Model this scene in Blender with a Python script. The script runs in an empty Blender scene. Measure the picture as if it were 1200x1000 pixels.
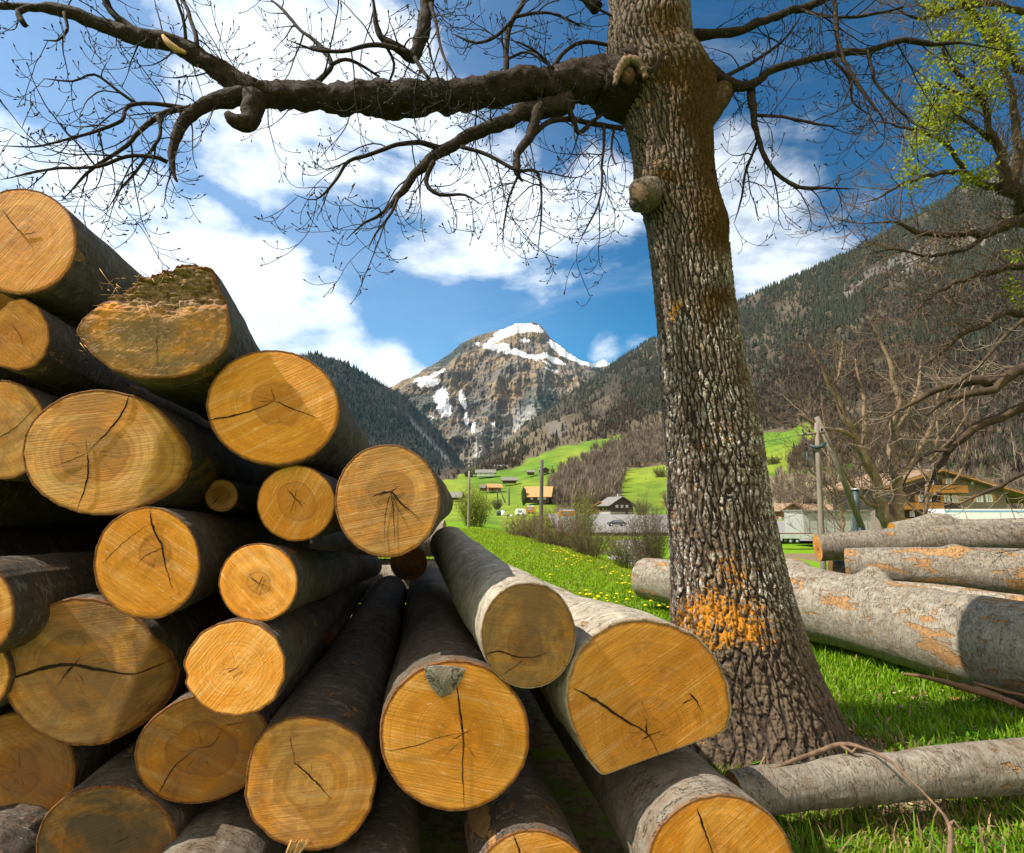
import bpy, math, random
import numpy as np
from mathutils import Vector, Matrix

# ------------------------------------------------------------------ camera, world, sun
scene = bpy.context.scene
COL = scene.collection
W0, H0, FPX = 1200.0, 1000.0, 20.0 / 36.0 * 1200.0
PITCH = math.atan(100.0 / FPX)
EYE = 1.6
HAZE = 2.0e-5
cam_data = bpy.data.cameras.new("camera")
cam_data.lens = 20.0
cam_data.sensor_width = 36.0
cam_data.clip_start = 0.05
cam_data.clip_end = 30000.0
cam = bpy.data.objects.new("camera", cam_data)
COL.objects.link(cam)
cam.location = (0, 0, EYE)
cam.rotation_euler = (math.pi / 2 + PITCH, 0, 0)
scene.camera = cam

SUN_EL = math.radians(51)
SUN_DIR = np.array([-0.970, -0.235, 0.0])
SUN_DIR /= np.linalg.norm(SUN_DIR)
SUN_DIR = np.array([SUN_DIR[0] * math.cos(SUN_EL), SUN_DIR[1] * math.cos(SUN_EL), math.sin(SUN_EL)])
sd = bpy.data.lights.new("sun", 'SUN')
sd.energy = 5.0
sd.angle = math.radians(0.5)
sd.color = (1.0, 0.93, 0.82)
sun = bpy.data.objects.new("sun", sd)
COL.objects.link(sun)
sun.rotation_euler = Vector(-SUN_DIR).to_track_quat('-Z', 'Y').to_euler()

scene.view_settings.view_transform = 'Standard'
scene.view_settings.look = 'None'
scene.view_settings.gamma = 1.0
scene.view_settings.use_curve_mapping = False
scene.view_settings.exposure = 0.90
scene.cycles.max_bounces = 5
scene.cycles.diffuse_bounces = 3
scene.cycles.glossy_bounces = 2
scene.cycles.transmission_bounces = 4
scene.cycles.transparent_max_bounces = 6
scene.cycles.volume_bounces = 0
scene.cycles.caustics_reflective = False
scene.cycles.caustics_refractive = False

def ray(u, v):
    x = (u - W0 / 2) / FPX
    y = (H0 / 2 - v) / FPX
    c, s = math.cos(PITCH), math.sin(PITCH)
    return np.array([x, c - y * s, s + y * c])

def at(u, v, Y):
    """World point seen at photo pixel (u, v) at forward distance Y."""
    r = ray(u, v)
    return np.array([0, 0, EYE]) + r * (Y / r[1])

def at_np(u, v, Y):
    x = (u - W0 / 2) / FPX
    y = (H0 / 2 - v) / FPX
    c, s = math.cos(PITCH), math.sin(PITCH)
    ry = c - y * s
    k = Y / ry
    return np.stack([x * k, Y + 0 * k, EYE + (s + y * c) * k], -1)

def w2p(x, y, z):
    c, s = math.cos(PITCH), math.sin(PITCH)
    f = y * c + (z - EYE) * s
    return (W0 / 2 + x / f * FPX, H0 / 2 - (-y * s + (z - EYE) * c) / f * FPX, y)

def px2m(u, v, Y):
    """metres per photo pixel at forward distance Y"""
    return Y / ray(u, v)[1] / FPX

# ---------- node helpers
class NT:
    def __init__(self, nt):
        self.nt = nt
    def n(self, typ, _in=None, **kw):
        nd = self.nt.nodes.new(typ)
        for k, v in kw.items():
            setattr(nd, k, v)
        if _in:
            for k, v in _in.items():
                s = nd.inputs[k]
                if isinstance(v, bpy.types.NodeSocket):
                    self.nt.links.new(v, s)
                else:
                    s.default_value = v
        return nd
    def math(self, op, a, b=0.0, c=0.0, clamp=False):
        return self.n('ShaderNodeMath', {0: a, 1: b, 2: c}, operation=op, use_clamp=clamp).outputs[0]
    def vmath(self, op, a, b=None):
        nd = self.n('ShaderNodeVectorMath', {0: a}, operation=op)
        if b is not None:
            if isinstance(b, bpy.types.NodeSocket): self.nt.links.new(b, nd.inputs[1])
            else: nd.inputs[1].default_value = b
        return nd
    def mapr(self, v, a, b, c=0.0, d=1.0, smooth=False):
        return self.n('ShaderNodeMapRange', {0: v, 1: a, 2: b, 3: c, 4: d}, interpolation_type='SMOOTHSTEP' if smooth else 'LINEAR').outputs[0]
    def mix(self, f, a, b, blend='MIX'):
        nd = self.nt.nodes.new('ShaderNodeMix')
        nd.data_type = 'RGBA'
        nd.blend_type = blend
        nd.clamp_factor = True
        for s, v in ((nd.inputs[0], f), (nd.inputs[6], a), (nd.inputs[7], b)):
            if isinstance(v, bpy.types.NodeSocket):
                self.nt.links.new(v, s)
            else:
                s.default_value = v if not isinstance(v, tuple) or len(v) == 4 else (*v, 1)
        return nd.outputs[2]
    def noise(self, vec, scale, detail=4.0, rough=0.55, dist=0.0, col=False):
        nd = self.n('ShaderNodeTexNoise', {'Vector': vec, 'Scale': scale, 'Detail': detail, 'Roughness': rough, 'Distortion': dist})
        return nd.outputs[1] if col else nd.outputs[0]
    def ramp(self, f, pts):
        nd = self.n('ShaderNodeValToRGB', {0: f})
        el = nd.color_ramp.elements
        while len(el) < len(pts): el.new(0.5)
        for e, (p, c) in zip(el, pts):
            e.position = p
            e.color = (*c, 1) if len(c) == 3 else c
        return nd.outputs[0]
    def attr(self, name, typ='GEOMETRY'):
        nd = self.nt.nodes.new('ShaderNodeAttribute')
        nd.attribute_name = name
        nd.attribute_type = typ
        return nd

# ---------- world: physical sky with cloud cover laid over it by direction
world = bpy.data.worlds.new("World")
scene.world = world
world.use_nodes = True
wn = world.node_tree
wn.nodes.clear()
w = NT(wn)
sky = w.n('ShaderNodeTexSky', sky_type='NISHITA', sun_disc=False, sun_elevation=SUN_EL,
          sun_rotation=math.atan2(SUN_DIR[0], SUN_DIR[1]), altitude=800.0, air_density=1.0, dust_density=0.6, ozone_density=2.5)
tc = w.n('ShaderNodeTexCoord')
D = tc.outputs['Generated']
skyc = w.n('ShaderNodeHueSaturation', {'Hue': 0.492, 'Saturation': 1.45, 'Value': 1.0, 'Color': sky.outputs[0]}).outputs[0]
skyc = w.mix(1.0, skyc, (0.10, 1.15, 1.20, 1), 'MULTIPLY')
away = w.mapr(w.vmath('DOT_PRODUCT', D, (0.62, 0.45, 0.64)).outputs['Value'], 0.55, 1.0, 1.0, 0.58, smooth=True)
skyc = w.vmath('SCALE', skyc).outputs[0]
wn.links.new(away, skyc.node.inputs['Scale'])
def udir(u, v):
    r = ray(u, v)
    return tuple(r / np.linalg.norm(r))
clouds = [  # (u, v, radius in degrees, strength)
    (40, 250, 9, .75), (140, 262, 8, .95), (230, 310, 7.5, 1.1), (300, 352, 7.5, 1.15), (365, 392, 7.5, 1.1), (425, 425, 6, .9), (465, 440, 4, .6),
    (250, 20, 8, .8), (330, 60, 10, .9), (290, 150, 9, .9), (390, 165, 9, .9), (450, 60, 9, .85), (520, 30, 8, .7), (570, 245, 8, 1.1), (500, 190, 8, .9),
    (630, 275, 7, 1.05), (520, 265, 7, 1.0), (700, 255, 7, .9), (640, 40, 8, .45), (300, 250, 5, .1),
    (880, 240, 8, .85), (930, 272, 8, .8), (985, 250, 7, .55), (1040, 230, 8, .45), (850, 300, 7, .5), (1060, 300, 8, .4),
    (708, 410, 2.6, .5), (740, 405, 2.6, .4), (465, 381, 1.6, .6), (487, 368, 1.0, .5), (20, 150, 9, .45), (140, 100, 10, .35)]
acc = None
for (u, v, rad, st) in clouds:
    dt = w.vmath('DOT_PRODUCT', D, udir(u, v)).outputs['Value']
    m = w.mapr(dt, math.cos(math.radians(rad * 1.25)), 1.0, 0.0, st, smooth=True)
    acc = m if acc is None else w.math('MAXIMUM', acc, m)
back = w.mapr(w.n('ShaderNodeSeparateXYZ', {0: D}).outputs[1], -0.05, -0.5, 0.0, 0.95, smooth=True)  # unseen cloud bank added behind the camera to fill the log faces
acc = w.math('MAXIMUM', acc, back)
stretch = w.n('ShaderNodeMapping', {'Vector': D, 'Rotation': (0, math.radians(18), math.radians(20)), 'Scale': (1.0, 1.0, 2.3)}).outputs[0]
n1 = w.noise(stretch, 4.0, 9.0, 0.58, 0.35)
n2 = w.noise(D, 14.0, 6.0, 0.6, 0.1)
nn = w.math('ADD', w.math('MULTIPLY', n1, 1.9), w.math('MULTIPLY', n2, 0.55))
cl = w.math('ADD', acc, w.math('SUBTRACT', nn, 1.50))
cl = w.mapr(cl, 0.20, 0.80, 0.0, 1.0, smooth=True)
wisps = w.mapr(w.noise(stretch, 2.2, 8.0, 0.62, 0.6), 0.52, 0.8, 0.0, 0.30, smooth=True)
cl = w.math('MAXIMUM', cl, wisps)
thin = w.mapr(w.vmath('DOT_PRODUCT', D, (-0.66, 0.67, 0.33)).outputs['Value'], 0.55, 1.0, 0.0, 0.25, smooth=True)
cl = w.math('MAXIMUM', cl, w.math('MULTIPLY', thin, w.mapr(n1, 0.3, 0.7, 0.7, 1.1)))
shade = w.mapr(w.noise(D, 5.0, 5.0, 0.6), 0.3, 0.7, 0.82, 1.08)
CLOUD = 9.5
ccol = w.vmath('SCALE', (CLOUD * .93, CLOUD * .98, CLOUD * 1.04))
wn.links.new(shade, ccol.inputs['Scale'])
ccb = w.mix(back, ccol.outputs[0], (CLOUD * 1.42, CLOUD * 1.24, CLOUD * .95, 1))  # rear clouds made warmer and brighter as fill light
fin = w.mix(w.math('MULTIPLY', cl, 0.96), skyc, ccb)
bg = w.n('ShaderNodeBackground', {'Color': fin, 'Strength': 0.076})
wo = w.n('ShaderNodeOutputWorld', {'Surface': bg.outputs[0]})

# ------------------------------------------------------------------ numeric helpers
rnd = random.Random(11)
rng = np.random.default_rng(5)

def _h(ix, iy, iz, seed):
    n = (ix.astype(np.uint32) * np.uint32(374761393) + iy.astype(np.uint32) * np.uint32(668265263)
         + iz.astype(np.uint32) * np.uint32(2246822519) + np.uint32(seed * 3266489917 % 4294967296))
    n = (n ^ (n >> np.uint32(13))) * np.uint32(1274126177)
    n = n ^ (n >> np.uint32(16))
    return (n & np.uint32(0xffffff)).astype(np.float64) / 8388607.5 - 1.0

def vnoise(x, y, z, seed=0):
    x, y, z = np.broadcast_arrays(np.asarray(x, float), np.asarray(y, float), np.asarray(z, float))
    fx, fy, fz = np.floor(x), np.floor(y), np.floor(z)
    ix, iy, iz = fx.astype(np.int64), fy.astype(np.int64), fz.astype(np.int64)
    tx, ty, tz = x - fx, y - fy, z - fz
    tx = tx * tx * (3 - 2 * tx); ty = ty * ty * (3 - 2 * ty); tz = tz * tz * (3 - 2 * tz)
    r = 0
    for a in (0, 1):
        for b in (0, 1):
            for c in (0, 1):
                wgt = (tx if a else 1 - tx) * (ty if b else 1 - ty) * (tz if c else 1 - tz)
                r = r + wgt * _h(ix + a, iy + b, iz + c, seed)
    return r

def fbm(x, y, z=0.0, octv=4, seed=0, gain=0.5, lac=2.07):
    s, a, t = 0, 1.0, 0
    for k in range(octv):
        s = s + a * vnoise(np.asarray(x) * lac ** k, np.asarray(y) * lac ** k, np.asarray(z) * lac ** k, seed + k)
        t += a
        a *= gain
    return s / t

def ridged(x, y, z=0.0, octv=4, seed=0, gain=0.5, lac=2.07):
    s, a, t = 0, 1.0, 0
    for k in range(octv):
        s = s + a * (1 - np.abs(vnoise(np.asarray(x) * lac ** k, np.asarray(y) * lac ** k, np.asarray(z) * lac ** k, seed + k)) * 2)
        t += a
        a *= gain
    return s / t

def sstep(x, a, b):
    t = np.clip((x - a) / (b - a), 0, 1)
    return t * t * (3 - 2 * t)

# ------------------------------------------------------------------ object helpers
def mk(name, V, F, mat, parent=None, smooth=True, attrs=None, fmat=None):
    """V (N,3); F list of arrays (M,k). One mesh object."""
    V = np.ascontiguousarray(np.asarray(V, float).reshape(-1, 3), dtype=np.float32)
    if not isinstance(F, (list, tuple)) or (len(F) and np.ndim(F[0]) == 1):
        F = [np.asarray(F)]
    F = [np.asarray(f, dtype=np.int32) for f in F if len(f)]
    me = bpy.data.meshes.new(name)
    me.vertices.add(len(V)); me.vertices.foreach_set("co", V.ravel())
    loops = np.concatenate([f.ravel() for f in F])
    counts = np.concatenate([np.full(len(f), f.shape[1], np.int32) for f in F])
    starts = np.concatenate([[0], np.cumsum(counts)[:-1]]).astype(np.int32)
    me.loops.add(len(loops)); me.loops.foreach_set("vertex_index", loops)
    me.polygons.add(len(counts)); me.polygons.foreach_set("loop_start", starts)
    me.update(calc_edges=True)
    me.polygons.foreach_set("use_smooth", np.full(len(counts), smooth, bool))
    for m in (mat if isinstance(mat, (list, tuple)) else [mat]):
        me.materials.append(m)
    if fmat is not None:
        me.polygons.foreach_set("material_index", np.asarray(fmat, np.int32))
    for k, a in (attrs or {}).items():
        a = np.asarray(a, np.float32)
        if a.ndim == 1:
            me.attributes.new(k, 'FLOAT', 'POINT').data.foreach_set("value", a)
        else:
            if a.shape[1] == 3: a = np.c_[a, np.ones(len(a), np.float32)]
            me.attributes.new(k, 'FLOAT_COLOR', 'POINT').data.foreach_set("color", a.astype(np.float32).ravel())
    me.validate()
    o = bpy.data.objects.new(name, me)
    COL.objects.link(o)
    if parent is not None:
        o.parent = parent
    return o

def tag(o, label=None, cat=None, group=None, kind=None):
    if label: o['label'] = label
    if cat: o['category'] = cat
    if group: o['group'] = group
    if kind: o['kind'] = kind
    return o

def empty(name, loc=(0, 0, 0), label=None, cat=None, group=None, rotz=0.0):
    o = bpy.data.objects.new(name, None)
    o.empty_display_size = 0.2
    COL.objects.link(o)
    o.location = tuple(loc)
    o.rotation_euler = (0, 0, rotz)
    return tag(o, label, cat, group)

def copy_tree(o, parent=None):
    c = o.copy(); COL.objects.link(c)
    if parent is not None: c.parent = parent
    for ch in [x for x in bpy.data.objects if x.parent == o]:
        copy_tree(ch, c)
    return c

class MB:
    """collects shapes into one mesh"""
    def __init__(s): s.V = []; s.Q = []; s.T = []; s.n = 0; s.C = []
    def add(s, V, Q=(), T=(), col=None):
        V = np.asarray(V, float).reshape(-1, 3)
        if len(Q): s.Q.append(np.asarray(Q) + s.n)
        if len(T): s.T.append(np.asarray(T) + s.n)
        s.V.append(V); s.n += len(V)
        if col is not None: s.C.append(np.broadcast_to(np.asarray(col, float), (len(V), len(col))) if np.ndim(col) == 1 else col)
        return s
    def box(s, x0, x1, y0, y1, z0, z1, M=None):
        V = np.array([[x, y, z] for x in (x0, x1) for y in (y0, y1) for z in (z0, z1)], float)
        if M is not None: V = V @ M[:3, :3].T + M[:3, 3]
        return s.add(V, [[0, 1, 3, 2], [4, 6, 7, 5], [0, 4, 5, 1], [2, 3, 7, 6], [0, 2, 6, 4], [1, 5, 7, 3]])
    def prism(s, poly, y0, y1):
        """poly of (x,z) extruded along y"""
        n = len(poly)
        V = [(x, y0, z) for x, z in poly] + [(x, y1, z) for x, z in poly]
        s.add(V, [[i, (i + 1) % n, n + (i + 1) % n, n + i] for i in range(n)],
              [[0, i + 1, i] for i in range(1, n - 1)] + [[n, n + i, n + i + 1] for i in range(1, n - 1)])
        return s
    def tube(s, P, R, k=6, cap=True, col=None):
        V, Q, T = tube_geo(P, R, k, cap)
        return s.add(V, Q, T, col)
    def build(s, name, mat, parent=None, smooth=True, attrs=None):
        V = np.concatenate(s.V)
        F = []
        if s.Q: F.append(np.concatenate(s.Q))
        if s.T: F.append(np.concatenate(s.T))
        if s.C:
            attrs = dict(attrs or {}); attrs['col'] = np.concatenate(s.C)
        return mk(name, V, F, mat, parent, smooth, attrs)

def tube_geo(P, R, k=6, cap=True):
    P = np.asarray(P, float); R = np.asarray(R, float); n = len(P)
    T = np.gradient(P, axis=0)
    T /= np.linalg.norm(T, axis=1, keepdims=True) + 1e-12
    ref = np.array([0.13, 0.31, 0.94])
    if abs(T[0] @ ref) > 0.9: ref = np.array([0.9, 0.3, 0.1])
    N = np.cross(T, ref); N /= np.linalg.norm(N, axis=1, keepdims=True) + 1e-12
    # keep frames from flipping
    for i in range(1, n):
        a = N[i - 1] - T[i] * (N[i - 1] @ T[i])
        l = np.linalg.norm(a)
        if l > 1e-6: N[i] = a / l
    B = np.cross(T, N)
    ang = np.arange(k) * 2 * math.pi / k
    V = P[:, None] + R[:, None, None] * (np.cos(ang)[None, :, None] * N[:, None] + np.sin(ang)[None, :, None] * B[:, None])
    V = V.reshape(-1, 3)
    i = np.arange(n - 1)[:, None] * k; j = np.arange(k)[None]; j2 = (j + 1) % k
    Q = np.stack([i + j, i + j2, i + k + j2, i + k + j], -1).reshape(-1, 4)
    Tt = []
    if cap:
        V = np.concatenate([V, P[:1], P[-1:]])
        a, b = n * k, n * k + 1
        Tt = [[a, (x + 1) % k, x] for x in range(k)] + [[b, (n - 1) * k + x, (n - 1) * k + (x + 1) % k] for x in range(k)]
    return V, Q, Tt

def catmull(P, step):
    """smooth resample of rows [x,y,z,r]"""
    P = np.asarray(P, float)
    out = []
    for i in range(len(P) - 1):
        p0 = P[max(i - 1, 0)]; p1 = P[i]; p2 = P[i + 1]; p3 = P[min(i + 2, len(P) - 1)]
        m = max(1, int(np.linalg.norm(p2[:3] - p1[:3]) / step))
        for k in range(m):
            t = k / m
            out.append(0.5 * ((2 * p1) + (-p0 + p2) * t + (2 * p0 - 5 * p1 + 4 * p2 - p3) * t * t + (-p0 + 3 * p1 - 3 * p2 + p3) * t ** 3))
    out.append(P[-1])
    return np.array(out)

def grid_faces(nr, nc, wrap=False):
    i = np.arange(nr - 1)[:, None]; m = nc if wrap else nc - 1
    j = np.arange(m)[None]; j2 = (j + 1) % nc
    return np.stack([i * nc + j, i * nc + j2, (i + 1) * nc + j2, (i + 1) * nc + j], -1).reshape(-1, 4)

def pin(u, v, poly):
    """points in polygon"""
    u, v = np.asarray(u, float), np.asarray(v, float)
    r = np.zeros(u.shape, bool)
    n = len(poly)
    for i in range(n):
        x1, y1 = poly[i]; x2, y2 = poly[(i + 1) % n]
        if y1 == y2: continue
        c = ((y1 > v) != (y2 > v)) & (u < (x2 - x1) * (v - y1) / (y2 - y1) + x1)
        r ^= c
    return r
# ------------------------------------------------------------------ materials
def newmat(name):
    m = bpy.data.materials.new(name)
    m.use_nodes = True
    m.node_tree.nodes.clear()
    return m, NT(m.node_tree)

def finish(m, t, col, rough=0.8, bump=None, bstr=0.3, bdist=0.01, spec=0.3, **kw):
    ins = {'Base Color': col if isinstance(col, bpy.types.NodeSocket) or len(col) == 4 else (*col, 1), 'Roughness': rough, 'Specular IOR Level': spec}
    if bump is not None:
        ins['Normal'] = t.n('ShaderNodeBump', {'Height': bump, 'Strength': bstr, 'Distance': bdist}).outputs[0]
    ins.update(kw)
    p = t.n('ShaderNodeBsdfPrincipled', ins)
    t.n('ShaderNodeOutputMaterial', {'Surface': p.outputs[0]})
    return m

def simple(name, c, rough=0.8, scale=3.0, amt=0.25, bscale=None, bdist=0.005, metal=0.0, spec=0.3, stretch=(1, 1, 1)):
    m, t = newmat(name)
    co = t.n('ShaderNodeTexCoord').outputs['Object']
    co = t.n('ShaderNodeMapping', {'Vector': co, 'Scale': stretch}).outputs[0]
    n = t.noise(co, scale, 6, 0.6)
    dark = tuple(x * (1 - amt) for x in c); lite = tuple(min(1, x * (1 + amt)) for x in c)
    col = t.mix(t.mapr(n, 0.3, 0.7), dark, lite)
    b = t.noise(co, bscale or scale * 6, 4, 0.6)
    return finish(m, t, col, rough, b, 0.5, bdist, spec, Metallic=metal)

def opar(t, name):
    return t.attr(name, 'OBJECT').outputs['Fac']

def mat_endgrain():
    m, t = newmat('end_grain')
    co = t.n('ShaderNodeTexCoord').outputs['Object']
    sp = t.n('ShaderNodeSeparateXYZ', {0: co})
    rr = t.attr('rr').outputs['Fac']
    rad = t.attr('rad').outputs['Fac']
    tone = opar(t, 'tone'); heart = opar(t, 'heart'); dark = opar(t, 'darkness'); ang = opar(t, 'saw_angle'); seed = opar(t, 'seed'); gold = opar(t, 'gold')
    sv = t.n('ShaderNodeCombineXYZ', {0: seed, 1: t.math('MULTIPLY', seed, 1.7), 2: seed}).outputs[0]
    cs = t.vmath('ADD', co, sv).outputs[0]
    warp = t.noise(cs, 5.0, 3, 0.5)
    warp2 = t.noise(cs, 22.0, 3, 0.6)
    # growth rings
    ringr = t.math('ADD', rad, t.math('ADD', t.math('MULTIPLY', warp, 0.045), t.math('MULTIPLY', warp2, 0.004)))
    rv = t.n('ShaderNodeCombineXYZ', {0: t.math('MULTIPLY', ringr, 1.0), 1: seed, 2: 0.0}).outputs[0]
    rings = t.noise(rv, 95.0, 3, 0.7)
    rings2 = t.noise(rv, 22.0, 2, 0.6)
    # heartwood zone
    hz = t.math('SUBTRACT', t.math('ADD', rr, t.math('MULTIPLY', t.math('SUBTRACT', warp, 0.5), 0.55)), heart)
    hm = t.mapr(hz, -0.045, 0.03, 1.0, 0.0, smooth=True)
    hedge = t.mapr(t.math('ABSOLUTE', hz), 0.0, 0.045, 1.0, 0.0, smooth=True)
    # saw marks
    rot = t.n('ShaderNodeVectorRotate', {'Vector': cs, 'Axis': (0, 0, 1), 'Angle': ang}, rotation_type='AXIS_ANGLE').outputs[0]
    sw = t.noise(t.n('ShaderNodeMapping', {'Vector': rot, 'Scale': (1.2, 60.0, 1)}).outputs[0], 3.2, 4, 0.65)
    sw2 = t.noise(t.n('ShaderNodeMapping', {'Vector': rot, 'Scale': (0.7, 14.0, 1)}).outputs[0], 2.2, 3, 0.6)
    # radial rays
    a = t.math('ARCTAN2', sp.outputs[1], sp.outputs[0])
    rayv = t.n('ShaderNodeCombineXYZ', {0: t.math('MULTIPLY', a, 1.0), 1: t.math('MULTIPLY', rad, 0.8), 2: seed}).outputs[0]
    rays = t.noise(rayv, 26.0, 3, 0.7)
    checks = t.mapr(t.noise(rayv, 8.0, 4, 0.8), 0.62, 0.66)
    checks = t.math('MULTIPLY', checks, t.mapr(rr, 0.12, 0.42, 1.0, 0.0))
    big = t.noise(cs, 3.0, 4, 0.6, 0.8)
    med = t.noise(cs, 11.0, 5, 0.65, 0.4)
    pale = t.mix(gold, (0.80, 0.425, 0.125), (0.84, 0.345, 0.028))
    deep = t.mix(gold, (0.60, 0.225, 0.018), (0.64, 0.215, 0.002))
    base = t.mix(t.math('MAXIMUM', t.mapr(big, 0.42, 0.60), t.math('MULTIPLY', t.mapr(t.math('ADD', rr, t.math('MULTIPLY', t.math('SUBTRACT', big, .5), 1.1)), 0.25, 0.72, 1.0, 0.0), t.math('ADD', 0.25, t.math('MULTIPLY', gold, .8)))), pale, deep)
    base = t.mix(t.math('MULTIPLY', t.mapr(rings2, 0.42, 0.62), 0.75), base, deep)
    base = t.mix(t.math('MULTIPLY', t.mapr(rings, 0.45, 0.72), 0.62), base, (0.30, 0.115, 0.02))
    base = t.mix(t.math('MULTIPLY', t.mapr(rays, 0.5, 0.8), 0.22), base, (0.28, 0.11, 0.02))
    base = t.mix(t.math('MULTIPLY', t.mapr(sw, 0.46, 0.68), t.mapr(big, 0.4, 0.6, 0.55, 0.15)), base, (0.30, 0.125, 0.025))
    base = t.mix(t.math('MULTIPLY', t.mapr(sw2, 0.54, 0.68), 0.22), base, (0.88, 0.60, 0.30))
    fz = t.mapr(t.noise(t.n('ShaderNodeMapping', {'Vector': rot, 'Scale': (2.0, 9.0, 1)}).outputs[0], 9.0, 6, 0.8), 0.58, 0.68)
    base = t.mix(t.math('MULTIPLY', fz, 0.5), base, (0.92, 0.66, 0.36))
    hcol = t.mix(rings, (0.30, 0.095, 0.004), (0.46, 0.17, 0.012))
    base = t.mix(t.math('MULTIPLY', hm, 0.55), base, hcol)
    base = t.mix(t.math('MULTIPLY', hedge, 0.45), base, (0.25, 0.085, 0.012))
    # grey weathering and grime
    wz = t.math('MULTIPLY', t.mapr(t.noise(cs, 4.0, 6, 0.7, 1.2), 0.36, 0.56), dark)
    base = t.mix(wz, base, (0.175, 0.115, 0.065))
    grime = t.math('MULTIPLY', t.mapr(med, 0.56, 0.72), t.math('ADD', t.math('MULTIPLY', dark, 0.6), 0.18))
    base = t.mix(grime, base, (0.10, 0.050, 0.018))
    spk = t.mapr(t.noise(cs, 130.0, 2, 0.5), 0.70, 0.76)
    base = t.mix(t.math('MULTIPLY', spk, 0.7), base, (0.12, 0.05, 0.015))
    base = t.mix(t.math('MULTIPLY', checks, 0.75), base, (0.09, 0.035, 0.01))
    gr = t.attr('crumbly').outputs['Fac']
    gm = t.mapr(t.math('ADD', gr, t.math('MULTIPLY', t.math('SUBTRACT', t.noise(cs, 9.0, 8, .8), .5), 1.9)), 0.45, 0.60)
    base = t.mix(gm, base, t.mix(t.mapr(t.noise(cs, 45.0, 6, .75), .35, .65), (0.075, 0.042, 0.022), (0.37, 0.225, 0.115)))
    # inner bark at the rim
    rim = t.mapr(t.math('ADD', rr, t.math('MULTIPLY', t.math('SUBTRACT', t.noise(cs, 30.0, 3, .6), .5), 0.05)), 0.95, 0.985)
    base = t.mix(t.math('MULTIPLY', rim, 0.85), base, (0.20, 0.065, 0.010))
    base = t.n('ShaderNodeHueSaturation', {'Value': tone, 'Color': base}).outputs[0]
    bmp = t.math('ADD', t.math('MULTIPLY', sw, 1.0), t.math('ADD', t.math('MULTIPLY', med, 0.35), t.math('MULTIPLY', checks, -1.2)))
    bmp = t.math('ADD', bmp, t.math('MULTIPLY', sw2, 0.6))
    return finish(m, t, base, t.math('ADD', .58, t.math('MULTIPLY', dark, .35)), bmp, 1.0, 0.0032, 0.25)

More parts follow.
